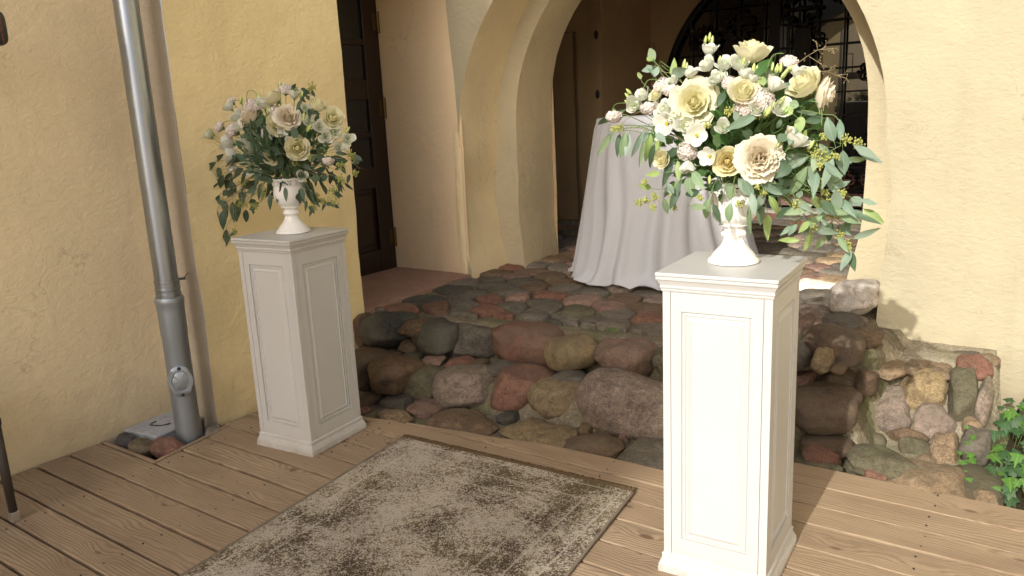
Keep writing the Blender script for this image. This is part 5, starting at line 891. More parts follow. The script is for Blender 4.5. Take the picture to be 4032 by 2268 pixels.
# ---- rug
rug = thing('rug', 'distressed beige and brown rug lying on the deck between the two pedestals', 'rug', (-1.905,2.5515,.0025), math.radians(2.35))
L = 2.3; v = []; f = []; nx, ny = 60, 110
for j in range(ny+1):
    for i in range(nx+1):
        y = -L*j/ny; x = -.6+1.2*i/nx
        ed = min(i, nx-i)/nx*1.2
        v.append((x-y*.07, y, .0105+.0015*noise.noise(Vector((x*5, y*5, 0)))-(.004 if ed < .005 else 0)))
T = len(v)
for j in range(ny):
    for i in range(nx): a = j*(nx+1)+i; f.append((a, a+nx+1, a+nx+2, a+1))
per = [i for i in range(nx+1)]+[j*(nx+1)+nx for j in range(1, ny+1)]+[ny*(nx+1)+i for i in range(nx-1, -1, -1)]+[j*(nx+1) for j in range(ny-1, 0, -1)]
for p in per: v.append((v[p][0], v[p][1], 0))
for k in range(len(per)): q = (k+1) % len(per); f.append((per[k], per[q], T+q, T+k))
obj('pile', MB().add(v, f), M_rug, rug)
for s_ in (-1, 1):
    pts = [(s_*.602-y*.07, y, .0065+.001*math.sin(y*40)) for y in [-L*i/120 for i in range(121)]]
    obj('bound_edge', MB().tube(pts, .0062, 8), M_rugedge, rug, smooth=True)
fr = MB()
for i in range(520):
    x = -.6+1.2*(i+.5)/520; dx = random.uniform(-.008,.008); ln = random.uniform(.026,.042)
    fr.tube([(x, .0, .006),(x+dx*.5, ln*.5, .014+random.uniform(-.003,.004)),(x+dx, ln, .006)], [.0024,.0026,.0018], 3, False)
stuff(obj('fringe', fr, M_fringe, rug))

# ---- pedestals
HX, HY = .164, .1735
def rloft(prof, hx=HX, hy=HY):
    v = []; f = []
    for (o, z) in prof: v += [(-hx-o,-hy-o,z),(hx+o,-hy-o,z),(hx+o,hy+o,z),(-hx-o,hy+o,z)]
    for k in range(len(prof)-1):
        for i in range(4): j = (i+1) % 4; f.append((4*k+i, 4*k+j, 4*k+4+j, 4*k+4+i))
    f.append((3,2,1,0)); m = 4*(len(prof)-1); f.append((m,m+1,m+2,m+3))
    return MB().add(v, f)
def face_panel(w_, z0, z1):
    rings = [(0,.0012),(.0,-.006),(.0035,-.006),(.006,-.0025),(.012,-.0015),(.0135,-.0055),(.017,-.006),(.021,-.0035),(.030,.0005),(.032,-.0015),(.034,-.0015)]
    v = []; f = []; x = w_/2
    for (i, d) in rings: v += [(-x+i, -d, z0+i),(x-i, -d, z0+i),(x-i, -d, z1-i),(-x+i, -d, z1-i)]
    for k in range(len(rings)-1):
        for i in range(4): j = (i+1) % 4; f.append((4*k+i, 4*k+j, 4*k+4+j, 4*k+4+i))
    m = 4*(len(rings)-1); f.append((m,m+1,m+2,m+3)); return MB().add(v, f)
def frame_face(W, z0, z1, w_, a, b):   # flat face with a rectangular opening for the panel
    v = [(-W/2,0,z0),(W/2,0,z0),(W/2,0,z1),(-W/2,0,z1),(-w_/2,0,a),(w_/2,0,a),(w_/2,0,b),(-w_/2,0,b)]
    return MB().add(v, [(0,1,5,4),(1,2,6,5),(2,3,7,6),(3,0,4,7)])
def pedestal(name, label, loc, rot):
    t = thing(name, label, 'pedestal', loc, rot, 'white panelled pedestals carrying the flower urns')
    z0, z1 = .066, .957
    for k, (W, D) in enumerate(((2*HX,HY),(2*HY,HX),(2*HX,HY),(2*HY,HX))):
        mt = Matrix.Rotation(k*PI/2, 4, 'Z') @ Matrix.Translation((0,-D,0))
        obj('frame', frame_face(W-.05 if True else W, z0, z1, W-.118, .128, .890).xf(mt), M_paint, t)
        obj('panel', face_panel(W-.118, .128, .890).xf(mt), M_paint, t)
        c = MB(); 
        c.box(W/2-.0235, W/2+.0012, -.0012, .02, z0, z1)
        c.xf(mt); bevel(obj('corner_strip', c, M_paint, t), .0012)
        c = MB(); c.box(-W/2+.0013, -W/2+.0235, -.0008, .012, z0, z1); c.xf(mt); obj('corner_strip', c, M_paint, t)
    obj('core', MB().box(-HX+.012,HX-.012,-HY+.012,HY-.012,.01,.99), M_paint, t)
    obj('cornice', rloft([(0,.950),(.0035,.950),(.0055,.955),(.0030,.9585),(.0065,.9595),(.0085,.9645),(.0060,.969),(.0065,.9695),(.0085,.974),(.0135,.984),(.0175,.9885),(.0180,.995),(.0150,.9975),(.0,.9975)]), M_paint, t)
    o = bevel(obj('top', MB().box(-HX-.0195,HX+.0195,-HY-.0195,HY+.0195,.9985,1.010), M_paint, t), .003, 3)
    obj('base_moulding', rloft([(.0165,.0),(.0168,.017),(.0140,.0195),(.0160,.023),(.0105,.037),(.0050,.049),(.0065,.053),(.0040,.056),(.0070,.060),(.0045,.065),(.0005,.067)]), M_paint, t)
    return t
P1 = (-.827,2.34,.002); P2 = (-2.925,2.335,.002)
pedestal('pedestal', 'tall white panelled pedestal in full sun in the right foreground', P1, math.radians(3.5))
pedestal('pedestal', 'tall white panelled pedestal in shade before the ochre wall', P2, math.radians(5.5))

# ---- urns
def urn(label, loc, rot, relief):
    t = thing('urn', label, 'urn', loc, rot, 'white ceramic footed urns')
    prof = [(.074,.0),(.079,.002),(.0795,.008),(.076,.013),(.069,.018),(.066,.024),(.058,.034),(.045,.048),(.036,.062),(.031,.074),(.030,.080),(.033,.083),(.0385,.088),(.0395,.094),(.037,.100),(.031,.105),(.029,.110),(.036,.115),(.0455,.118),(.046,.121),(.040,.123),(.041,.126),(.055,.133),(.066,.147),(.0715,.165),(.0725,.182),(.071,.200),(.0685,.215),(.068,.222),(.0645,.222),(.064,.18),(.05,.14),(.0,.135)]
    rf = None
    if relief:
        def rf(a, r, z):
            if z < .12: 
                k = PI/4; q = ((a+PI/8) % k)-k/2; oct_ = r*math.cos(k/2)/math.cos(q)*1.04
                return oct_ if .060 < z < .118 else r+.0012*math.cos(16*a)*(1 if .02 < z < .06 else 0)
            return r
    obj('body', MB().lathe(prof, 64, rf=rf, cap=False), M_porcr if relief else M_porc, t, smooth=True, ang=55)
    # pierced flaring rim: a grid with openings left out
    n, m = 120, 12; v = []; f = []
    for k in range(m+1):
        z = .220+.034*k/m; r = .0675+.0125*(k/m)**1.6
        for i in range(n): sc = .0022*math.cos(10*2*PI*i/n)*(k/m)**2; v.append(((r)*math.cos(2*PI*i/n), r*math.sin(2*PI*i/n), z+sc))
    for k in range(m):
        for i in range(n):
            u = (i % 12)-5.5; w_ = k-5.5; hole = False
            for (cu, cw, ru, rw) in ((0,0,1.5,1.0),(-3.2,1.2,1.1,1.0),(3.2,1.2,1.1,1.0),(-2.0,-2.6,1.0,1.2),(2.0,-2.6,1.0,1.2),(0,3.0,1.1,1.2)):
                if ((u-cu)/ru)**2+((w_-cw)/rw)**2 < 1: hole = True
            if not hole: j = (i+1) % n; f.append((k*n+i, k*n+j, (k+1)*n+j, (k+1)*n+i))
    o = obj('pierced_rim', MB().add(v, f), M_porc, t, smooth=True); s = o.modifiers.new('solid', 'SOLIDIFY'); s.thickness = .0035; s.offset = -1
    return t
U1 = (-.838,2.372,1.013); U2 = (-2.925,2.352,1.013)
urn('embossed white ceramic urn on the sunlit pedestal', U1, .3, True)
urn('smooth glazed white urn with pierced rim on the shaded pedestal', U2, .9, False)

# ---- cocktail table under a floor-length cloth
tb = thing('cocktail_table', 'high round table hidden under a floor-length white cloth in the archway', 'table', (-2.32,5.1,.35))
obj('tabletop', MB().lathe([(.0,1.06),(.44,1.06),(.445,1.07),(.445,1.085),(.44,1.092),(.0,1.092)], 48, cap=False), M_joist, tb)
obj('leg', MB().tube([(0,0,.02),(0,0,1.06)], .03, 12), M_iron, tb); obj('foot', MB().lathe([(.25,.0),(.25,.02),(.05,.04)], 24), M_iron, tb)
v = []; f = []; n = 320; rows = [0,.25,.5,.75,.93,1.0]+[1+.5*i/34 for i in range(1, 35)]
rc = random.Random(21); folds = [(rc.randint(7,11), rc.uniform(0,6.28), .9), (rc.randint(12,17), rc.uniform(0,6.28), .7), (rc.randint(19,27), rc.uniform(0,6.28), .45), (rc.randint(4,5), rc.uniform(0,6.28), .7)]
def cloth_r(a, t):
    F = sum(w_*math.sin(k*a+p+.6*math.sin(2*a+p)+.25*t*math.sin(5*a)) for k, p, w_ in folds)
    F = math.copysign(abs(F)**.75, F)
    base = .452+.14*t**.9+.04*t**3
    return base+(.006+.075*t**1.05)*(F if F > 0 else F*.7)*.62
for q in rows:
    for i in range(n):
        a = 2*PI*i/n
        if q <= 1: r = .445*q; z = 1.0975-(.003 if q > .95 else 0)+.0008*math.sin(3*a)*q
        else:
            t = (q-1)/.5; r = cloth_r(a+.05*math.sin(6*t+3*a), t); z = 1.090-1.085*t
            if t < .05: r = .447+(r-.447)*(t/.05)
            if t > .93: r += .035*(t-.93)/.07*(1+.9*math.sin(9*a+1)+.6*math.sin(23*a)); z = max(z, .006+.028*abs(math.sin(11*a+.5))*((t-.93)/.07))
        v.append((r*math.cos(a), r*math.sin(a), z))
for k in range(len(rows)-1):
    for i in range(n): j = (i+1) % n; f.append((k*n+i, k*n+j, (k+1)*n+j, (k+1)*n+i))
cl = obj('tablecloth', MB().add(v, f), M_cloth, smooth=True, loc=(-2.32,5.1,.35))
tag(cl, 'white floor-length stretch cloth draped over the tall round table in the archway', 'tablecloth')

# ---- radiant heater and wicker chair at the left edge
ht = thing('radiant_heater', 'black radiant heater with red lettering at the upper left edge', 'heater', (-3.25,1.40,1.905), math.radians(14))
hb = MB(); prof = []
for i in range(24):
    a = 2*PI*i/24; cx_, cz_ = math.cos(a), math.sin(a); prof.append((.042*math.copysign(abs(cx_)**.5, cx_), .064*math.copysign(abs(cz_)**.45, cz_)))
vv = []; L_ = [(-.45,1),(-.02,1),(-.006,.93),(.0,.8)]
for (x, s_) in L_: vv += [(x-.03, p[0]*s_, p[1]*s_) for p in prof]
ff = [(k*24+i, k*24+(i+1) % 24, (k+1)*24+(i+1) % 24, (k+1)*24+i) for k in range(3) for i in range(24)]+[tuple(range(24)), tuple(72+i for i in range(24))[::-1]]
obj('housing', MB().add(vv, ff), M_black, ht, smooth=True, ang=50)
obj('bracket', MB().tube([(-.2,0,.05),(-.2,0,.4),(-.62,.0,.4)], .012, 8), M_black, ht)
tc = bpy.data.curves.new('lettering', 'FONT'); tc.body = 'VARMA TEC INFRARED'; tc.size = .0118; tc.extrude = .0002; tc.align_x = 'CENTER'; tc.align_y = 'CENTER'
tc.materials.append(M_redtxt)
tq = bpy.data.objects.new('lettering', tc); C.objects.link(tq); bpy.context.view_layer.update(); tmesh = bpy.data.meshes.new_from_object(tq); bpy.data.objects.remove(tq); to = bpy.data.objects.new('lettering', tmesh); C.objects.link(to); to.parent = ht
to.matrix_local = Matrix.Translation((-.0290, .012, .002)) @ Matrix(((0,0,1,0),(0,-1,0,0),(1,0,0,0),(0,0,0,1)))
ch = thing('wicker_chair', 'dark wicker chair whose front leg stands on the deck at the left edge', 'chair', (-3.34,1.15,0))
def tap(x, y): return MB().tube([(x, y, .02),(x-.004, y, .22),(x-.008, y, .42)], [.0155,.018,.02], 10)
for (x, y) in ((0,0),(0,-.46),(-.44,0),(-.44,-.46)):
    lg = obj('leg', tap(x, y), M_rattan, ch, smooth=True)
    bevel(obj('foot_cap', MB().box(x-.0165,x+.0165,y-.0165,y+.0165,.0015,.042), M_alu, lg), .002)
bevel(obj('seat', MB().box(-.47,.02,-.49,.02,.40,.45), M_rattan, ch), .015)
bevel(obj('backrest', MB().box(-.47,-.43,-.49,.02,.45,.88), M_rattan, ch), .015)

# ================================================================ FLOWERS
def frame_to(d, roll=0.0):
    z = Vector(d).normalized(); q = z.to_track_quat('Z', 'Y'); return (q.to_matrix() @ Matrix.Rotation(roll, 3, 'Z')).to_4x4()
def setparent(o, par, mat): o.parent = par; o.matrix_local = mat
def petal(mb, tint, th, w_, h, r0, p0, p1, tip=0.0, ruff=0.0, nu=6, nv=7, tv=.5, seed=0, zb=0.0, cup=.0):
    rnd = random.Random(seed); ph = rnd.uniform(0, 6.28); v = []; f = []; K = 24; prof = [(r0, zb)]; R_, Z_ = r0, zb
    for k in range(K):
        t = (k+.5)/K; a = p0+(p1-p0)*min(1, t*1.15)+tip*max(0, (t-.72)/.28)**1.5
        R_ += math.sin(a)*h/K; Z_ += math.cos(a)*h/K; prof.append((R_, Z_))
    for k in range(nv+1):
        t0 = k/nv; wp = .30+.70*math.sin(PI*.5*min(1, t0/.6))
        wp *= 1-.16*max(0, (t0-.7)/.3)**2
        for i in range(nu+1):
            u = -1+2*i/nu; t = t0*(1-.20*abs(u)**2.6-.03*math.sin(5*u+ph)); q = min(K-1e-6, max(0, t*K)); i0 = int(q); fr_ = q-i0
            Rr = prof[i0][0]*(1-fr_)+prof[i0+1][0]*fr_; Zz = prof[i0][1]*(1-fr_)+prof[i0+1][1]*fr_
            x = u*w_*.5*wp; rr = max(Rr, w_*.30); al = x/rr
            rf = ruff*t0*t0*h*(math.sin(6*u+ph)+.5*math.sin(13*u+2*ph))
            # wrap round an arc whose centre keeps the petal on its radius
            rad = Rr-rr*(1-math.cos(al))*.55+rf; tang = rr*math.sin(al)
            v.append((rad*math.cos(th)-tang*math.sin(th), rad*math.sin(th)+tang*math.cos(th), Zz+rf*.5+cup*u*u*t0*h))
    for k in range(nv):
        for i in range(nu): a = k*(nu+1)+i; f.append((a, a+1, a+nu+2, a+nu+1))
    mb.add(v, f); tint += [tv+(.22)*((q//(nu+1))/nv) for q in range(len(v))]
def flower_mesh(name, mats, build, faces_mat=None):
    mb = MB(); tint = []; parts = build(mb, tint)
    me = bpy.data.meshes.new(name); me.from_pydata(mb.v, [], mb.f); me.update()
    at = me.attributes.new('tint', 'FLOAT', 'POINT')
    for i, t in enumerate(tint[:len(mb.v)]): at.data[i].value = t
    for p in me.polygons: p.use_smooth = True
    for m in mats: me.materials.append(m)
    if parts:
        for i in range(parts[0], len(mb.f)): me.polygons[i].material_index = 1
        for (s, e, mi) in parts[1:]:
            for i in range(s, e): me.polygons[i].material_index = mi
    return me
def rose_build(op, seed, ruff=.0):
    def b(mb, tint):
        r = random.Random(seed)
        rows = [(3,.015,.24,.44,.35,-.55,.05),(3,.03,.34,.46,.55,-.42,.15),(4,.04,.44,.50,.75,-.28,.35),(4,.05,.54,.54,.95,-.12+.1*op,.6),(5,.06,.64,.58,1.1,.05+.25*op,.9),(5,.08,.74,.64,1.2,.25+.45*op,1.1)]
        if op > .3: rows.append((5,.09,.80,.70,1.25,.55+.55*op,1.0))
        for k, (n, r0, w_, h, p0, p1, tp) in enumerate(rows):
            o = r.uniform(0, 6)
            for i in range(n):
                petal(mb, tint, o+2*PI*i/n+r.uniform(-.18,.18), w_*r.uniform(.92,1.08), h*r.uniform(.93,1.05), r0, p0*r.uniform(.95,1.05), p1*r.uniform(.85,1.15), tp*r.uniform(.5,1.5), .022+ruff, 7, 7, .14*k, r.random(), zb=.20-.034*k)
        nf = len(mb.f)
        mb.lathe([(.02,-.10),(.10,-.05),(.14,.0),(.12,.05)], 10, cap=False); tint += [0]*(len(mb.v)-len(tint))
        for i in range(5):
            a = 2*PI*i/5; mb.add([(.10*math.cos(a-.35),.10*math.sin(a-.35),-.02),(.10*math.cos(a+.35),.10*math.sin(a+.35),-.02),(.34*math.cos(a),.34*math.sin(a),.02)], [(0,1,2)]); tint += [0]*3
        return (nf,)
    return b
def ruffle_build(seed):
    def b(mb, tint):
        r = random.Random(seed)
        for k in range(7):
            n = 5+k//2
            for i in range(n):
                petal(mb, tint, r.uniform(-.3,.3)+2*PI*i/n+k*1.3, (.50+.05*k)*r.uniform(.85,1.15), (.46+.022*k)*r.uniform(.9,1.08), .02+.015*k, .35+.17*k+r.uniform(-.2,.2), -.25+.21*k+r.uniform(-.3,.3), .5, .06, 11, 7, .13*k, r.random(), zb=.14-.012*k)
        nf = len(mb.f); mb.lathe([(.02,-.10),(.10,-.04),(.11,.08)], 8, cap=False); tint += [0]*(len(mb.v)-len(tint)); return (nf,)
    return b
def lis_build(opn, seed):
    def b(mb, tint):
        r = random.Random(seed)
        rows = [(3,.03,.50,.58,.8,-.25,.5,.15),(4,.04,.62,.68,1.0,-.05,.7,.45)] if opn < .5 else [(5,.05,.66,.74,.95,.45+.5*(opn-.5),.9,.5)]
        if opn < .5: rows.append((3,.04,.66,.74,1.1,.05+opn,.9,.55))
        for (n, r0, w_, h, p0, p1, tp, tv) in rows:
            o = r.uniform(0, 6)
            for i in range(n): petal(mb, tint, o+2*PI*i/n+r.uniform(-.1,.1), w_, h*r.uniform(.95,1.05), r0, p0, p1, tp*r.uniform(.7,1.2), .02, 6, 7, tv, r.random())
        nf = len(mb.f); mb.lathe([(.015,-.16),(.04,-.10),(.06,-.02),(.12,.04)], 8, cap=False)
        for i in range(5):
            a = 2*PI*i/5+.3; mb.add([(.05*math.cos(a-.3),.05*math.sin(a-.3),-.04),(.05*math.cos(a+.3),.05*math.sin(a+.3),-.04),(.30*math.cos(a),.30*math.sin(a),.06)], [(0,1,2)])
        tint += [0]*(len(mb.v)-len(tint)); s = len(mb.f)
        if opn >= .5:
            for i in range(7):
                a = 2*PI*i/7; mb.ell((.06*math.cos(a),.06*math.sin(a),.22), (.032,.032,.07), 6, 4)
            mb.ell((0,0,.24), (.045,.045,.09), 6, 4)
            tint += [0]*(len(mb.v)-len(tint)); return (nf, (s, len(mb.f), 2))
        return (nf,)
    return b
def scab_build(seed):
    def b(mb, tint):
        r = random.Random(seed)
        for i in range(95):
            ph = math.acos(1-1.25*(i+.5)/95); a = i*2.39996
            d = Vector((math.sin(ph)*math.cos(a), math.sin(ph)*math.sin(a), math.cos(ph)*.8)); c = d*.42
            x = d.orthogonal().normalized(); x = (Matrix.Rotation(r.uniform(0,6.28), 3, d) @ x); y = d.cross(x); s = r.uniform(.07,.12)
            ps = [c]+[c+d*s*r.uniform(.3,1.0)+(x*math.cos(q*PI*.4)+y*math.sin(q*PI*.4))*s*r.uniform(.7,1.2) for q in range(5)]
            mb.add(ps, [(0,1,2),(0,2,3),(0,3,4),(0,4,5),(0,5,1)]); tint += [.15]+[r.uniform(.5,1)]*5
        mb.ell((0,0,.02), (.34,.34,.30), 10, 8); tint += [.3]*(len(mb.v)-len(tint))
        nf = len(mb.f); mb.lathe([(.02,-.42),(.12,-.34),(.2,-.25)], 8, cap=False)
        for i in range(8):
            a = 2*PI*i/8; mb.add([(.1*math.cos(a-.3),.1*math.sin(a-.3),-.3),(.1*math.cos(a+.3),.1*math.sin(a+.3),-.3),(.5*math.cos(a),.5*math.sin(a),-.2)], [(0,1,2)])
        tint += [0]*(len(mb.v)-len(tint)); return (nf,)
    return b
def bud_build(mb, tint):
    mb.lathe([(.03,-.35),(.16,-.22),(.20,-.02),(.17,.22),(.10,.45),(.02,.62)], 8, rf=lambda a, r, z: r*(1+.08*math.sin(5*a+6*z)), cap=False)
    tint += [.4]*len(mb.v); nf = len(mb.f)
    for i in range(4):
        a = 2*PI*i/4; mb.add([(.17*math.cos(a-.35),.17*math.sin(a-.35),-.28),(.17*math.cos(a+.35),.17*math.sin(a+.35),-.28),(.23*math.cos(a),.23*math.sin(a),.1),(.16*math.cos(a),.16*math.sin(a),.42)], [(0,1,2),(0,2,3),(2,1,3)])
    tint += [0]*(len(mb.v)-len(tint)); return (nf,)
FM = {
 'rose': [flower_mesh('rose', [P_cream, M_stem], rose_build(.22, s)) for s in (1,2,3)],
 'roseopen': [flower_mesh('rose', [P_cream, M_stem], rose_build(1.0, 7, .02))],
 'rosey': [flower_mesh('rose', [P_yellow, M_stem], rose_build(.2, 4))],
 'rosep': [flower_mesh('rose', [P_peach, M_stem], rose_build(.6, 5, .02))],
 'ruffle': [flower_mesh('ruffle', [P_peach, M_stem], ruffle_build(s)) for s in (1,2)],
 'lis': [flower_mesh('lis', [P_white, M_stem], lis_build(.15+.12*s, s)) for s in range(3)],
 'lisopen': [flower_mesh('lis', [P_white, M_stem, M_stamen], lis_build(.62, 9)), flower_mesh('lis', [P_white, M_stem, M_stamen], lis_build(.8, 10))],
 'scab': [flower_mesh('scab', [P_blush, M_stem], scab_build(s)) for s in (1,2)],
 'bud': [flower_mesh('bud', [M_bud, M_stem], bud_build)]}
FN = {'rose':'rose','roseopen':'rose','rosey':'rose','rosep':'rose','ruffle':'carnation','lis':'lisianthus','lisopen':'lisianthus','scab':'scabiosa','bud':'bud'}
FS = {'rose':1.0,'roseopen':.86,'rosey':1.02,'rosep':.92,'ruffle':.98,'lis':1.35,'lisopen':1.1,'scab':1.05,'bud':1.4}
def leaf_mesh(name, mat, shape=1.0, bend=.25, tw=0.0, seed=0):
    v = []; f = []; n = 9; r = random.Random(seed); k1 = r.uniform(-.5,.5)
    for k in range(n+1):
        t = k/n; w_ = math.sin(PI*min(1, t**(.85*shape)))**.85*.5 if 0 < t < 1 else .012
        zz = bend*math.sin(PI*t)*.22-.10*bend*t*t; a = tw*t
        for u in (-1,-.5,0,.5,1):
            x = u*w_; z = zz*1.0+.0
            v.append((x*math.cos(a)+.02*k1*math.sin(5*t), t, (z+abs(u)*.10*w_*2*.5)/1.0+x*math.sin(a)+.02*math.sin(8*t+3*u+k1*9)*abs(u)))
    for k in range(n):
        for i in range(4): a = k*5+i; f.append((a, a+1, a+6, a+5))
    return MB().add(v, f).mesh(name, True)
def leafset(mat, tag_):
    out = []
    for s in range(6):
        me = leaf_mesh('leaf_'+tag_, mat, random.choice((.8,.95,1.1)), random.uniform(-.6,.8), random.uniform(-.5,.5), s); me.materials.append(mat); out.append(me)
    return out
LEAF = {0: leafset(L_euc, 'a'), 1: leafset(L_pale, 'b'), 2: leafset(L_lime, 'c'), 3: leafset(L_dark, 'd'), 4: leafset(L_green, 'e'), 5: leafset(L_far, 'f')}
CAMP = Vector((0,0,1.5))
def put_leaf(par, b, t, w_, kind, rnd, name='leaf', toview=.9):
    b = Vector(b); t = Vector(t); y = (t-b); Ln = y.length
    if Ln < .004: return
    y.normalize(); vw = (Vector((-.0,-1,.35))*.55+(CAMP-b).normalized()*toview+Vector((rnd.uniform(-1,1),rnd.uniform(-1,1),rnd.uniform(-1,1)))*.55).normalized()
    x = y.cross(vw)
    if x.length < .05: x = y.orthogonal()
    x.normalize(); z = x.cross(y)
    Ln *= 1.14
    m = Matrix((x*w_, y*Ln, z*Ln*.6)).transposed().to_4x4(); m.translation = b
    o = bpy.data.objects.new(name, LEAF[kind][rnd.randrange(6)]); C.objects.link(o)
    setparent(o, par, Matrix.Translation(-Vector(par.location)) @ m); return o
def berries(par, c, dia, rnd, stemd):
    mb = MB(); nb = int(16+dia*700)
    nb = min(nb, 60); s = dia*.5
    for i in range(nb):
        d = Vector((rnd.gauss(0,1), rnd.gauss(0,.8), rnd.gauss(0,.8))); d = d.normalized()*s*rnd.uniform(.35,1.1); d += Vector(stemd)*rnd.uniform(-.5,.5)*s
        mb.tube([Vector((0,0,0))+d*.15, d*.6, d*.9], .0007, 3, False)
        rr = rnd.uniform(.0019,.0029); mb.ell(d, (rr, rr, rr*1.35), 6, 4)
    o = obj('berry_cluster', mb, M_berry, None, smooth=True); setparent(o, par, Matrix.Translation(Vector(c)-Vector(par.location)))
def bouquet(name, label, D, mouth, far):
    t = thing(name, label, 'bouquet', mouth, 0, 'flower arrangements in the urns'); rnd = random.Random(12 if far else 13)
    mo = Vector(mouth); rel = lambda p: Vector(p)-mo
    st = MB()
    for i, (kind, p, d, w_) in enumerate(D['flowers']):
        me = FM[kind][i % len(FM[kind])] if not (far and kind == 'roseopen') else FM['rose'][0]; s = w_*FS[kind]*((1.06 if kind in ('rose','ruffle') else 1.22) if far else 1.0)
        o = bpy.data.objects.new(FN[kind], me); C.objects.link(o)
        dd = Vector(d).normalized(); pos = Vector(p)-dd*s*.35
        setparent(o, t, Matrix.Translation(pos-mo) @ frame_to(dd, rnd.uniform(0,6)) @ Matrix.Diagonal((s, s, s, 1)))
        a = pos-mo-dd*s*.05; m_ = Vector((a.x*.12, a.y*.12, .0)); mid = a*.55+Vector((0,0,.05+.04*rnd.random())); 
        pts = []
        for k in range(9):
            q = k/8; pts.append(m_*(1-q)**3+3*(m_+Vector((0,0,.07)))*q*(1-q)**2+3*(a-dd*max(.03,s*.8))*q*q*(1-q)+a*q**3)
        st.tube(pts, .0014 if kind != 'bud' else .0010, 5, False)
    for tw in D['curls']:
        pts = [rel(q) for q in tw]; P = [pts[0]]
        for k in range(len(pts)-1):
            for q in (.33,.66,1.0):
                p0 = pts[max(0,k-1)]; p1 = pts[k]; p2 = pts[k+1]; p3 = pts[min(len(pts)-1,k+2)]
                P.append(.5*((2*p1)+(p2-p0)*q+(2*p0-5*p1+4*p2-p3)*q*q+(3*p1-p0-3*p2+p3)*q**3))
        st.tube(P, .0015, 5, False)
    stuff(obj('stems', st, M_stem, t, smooth=True))
    twm = MB()
    for tw in D['twigs']: twm.tube([rel(q) for q in tw], .0008, 5, False)
    for tw in D['twigs'][:7]:
        for q in tw[1:]:
            for _ in range(3):
                e = rel(q)+Vector((rnd.uniform(-.012,.012), rnd.uniform(-.012,.012), rnd.uniform(-.012,.012))); twm.tube([rel(q), e], .0005, 3, False); twm.ell(e, (.0016,)*3, 5, 4)
    stuff(obj('twigs', twm, M_twig, t, smooth=True))
    for (b, tp, w_, kind) in D['leaves']:
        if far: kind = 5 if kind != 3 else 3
        put_leaf(t, b, tp, w_*.98, kind, rnd)
    for (c, dia) in D['berries']:
        berries(t, c, dia*.9, rnd, (0.4,0,-.5))
        for _ in range(2 if far else (1 if c[0] > mo.x+.1 else 0)):
            b = Vector(c)+Vector((rnd.uniform(-.02,.02), rnd.uniform(-.03,.03), rnd.uniform(-.02,.02)))
            out = Vector((Vector(c).x-mo.x, (Vector(c).y-mo.y)*.5, 0)); out = out.normalized() if out.length > .01 else Vector((1,0,0))
            dv = (out*rnd.uniform(.1,1.1)+Vector((rnd.uniform(-.7,.7), rnd.uniform(-.5,.3), -rnd.uniform(.1,1.0)))).normalized()
            put_leaf(t, b, b+dv*(rnd.uniform(.05,.085) if not far else rnd.uniform(.035,.055)), rnd.uniform(.018,.03) if not far else rnd.uniform(.014,.02), (5 if far else rnd.choice((0,0,0,1,3))), rnd)
    # twig joining each leaf base loosely to the arrangement
    lt = MB()
    for (b, tp, w_, kind) in D['leaves']:
        B_ = rel(b); dirn = (B_-rel(tp)).normalized()*.035; e = B_+dirn*1.0+(Vector((0,0,.06))-B_)*.16
        lt.tube([B_, B_+dirn*.5, e, e+(Vector((0,0,.08))-e)*.4], [.0008,.0010,.0013,.0014], 4, False)
    stuff(obj('leaf_stalks', lt, M_stem if not far else M_twig, t, smooth=True))
    # fine filler leaves deep inside the arrangement
    fl = MB(); R_ = (.26,.17,.19) if not far else (.25,.18,.21)
    for i in range(1300):
        d = Vector((rnd.gauss(0,1), rnd.gauss(0,1), rnd.gauss(0,1))).normalized(); q = rnd.uniform(.15,.92)
        c = Vector((d.x*R_[0]*q, d.y*R_[1]*q+.0, .13+d.z*R_[2]*q*.9))
        if c.z < -.03: continue
        y = (c-Vector((0,0,.0))).normalized()+Vector((rnd.uniform(-.6,.6), rnd.uniform(-.6,.6), rnd.uniform(-.6,.6))); y.normalize()
        x = y.orthogonal().normalized(); x = Matrix.Rotation(rnd.uniform(0,6.28), 3, y) @ x; z = x.cross(y)
        L_ = rnd.uniform(.03,.07); W = L_*rnd.uniform(.22,.5)
        fl.add([c, c+y*L_*.35+x*W*.5+z*.003, c+y*L_*.7+x*W*.4, c+y*L_, c+y*L_*.7-x*W*.4, c+y*L_*.35-x*W*.5+z*.003], [(0,1,2,3),(0,3,4,5)])
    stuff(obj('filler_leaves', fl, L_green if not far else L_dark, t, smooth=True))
    # small random leaves hanging round the rim
    for i in range(20 if not far else 46):
        a = rnd.uniform(0, 2*PI); r = rnd.uniform(.06,.24); z = rnd.uniform(-.06,.10)
        b = mo+Vector((r*math.cos(a)*1.15, r*math.sin(a)*.8, z)); tp = b+Vector((math.cos(a)*.03, math.sin(a)*.02, -rnd.uniform(.035,.07)))
        if not far and b.z-mo.z < .05 and r < .15: continue
        put_leaf(t, b, tp, rnd.uniform(.014,.026), (5 if far else rnd.choice((0,3,3,1))), rnd)
    return t
bouquet('bouquet', 'large sunlit bouquet of cream roses, white lisianthus and trailing eucalyptus', NEAR, (U1[0], U1[1], 1.262), False)
bouquet('bouquet', 'shaded bouquet of cream roses and white lisianthus before the ochre wall', FAR, (U2[0], U2[1], 1.262), True)

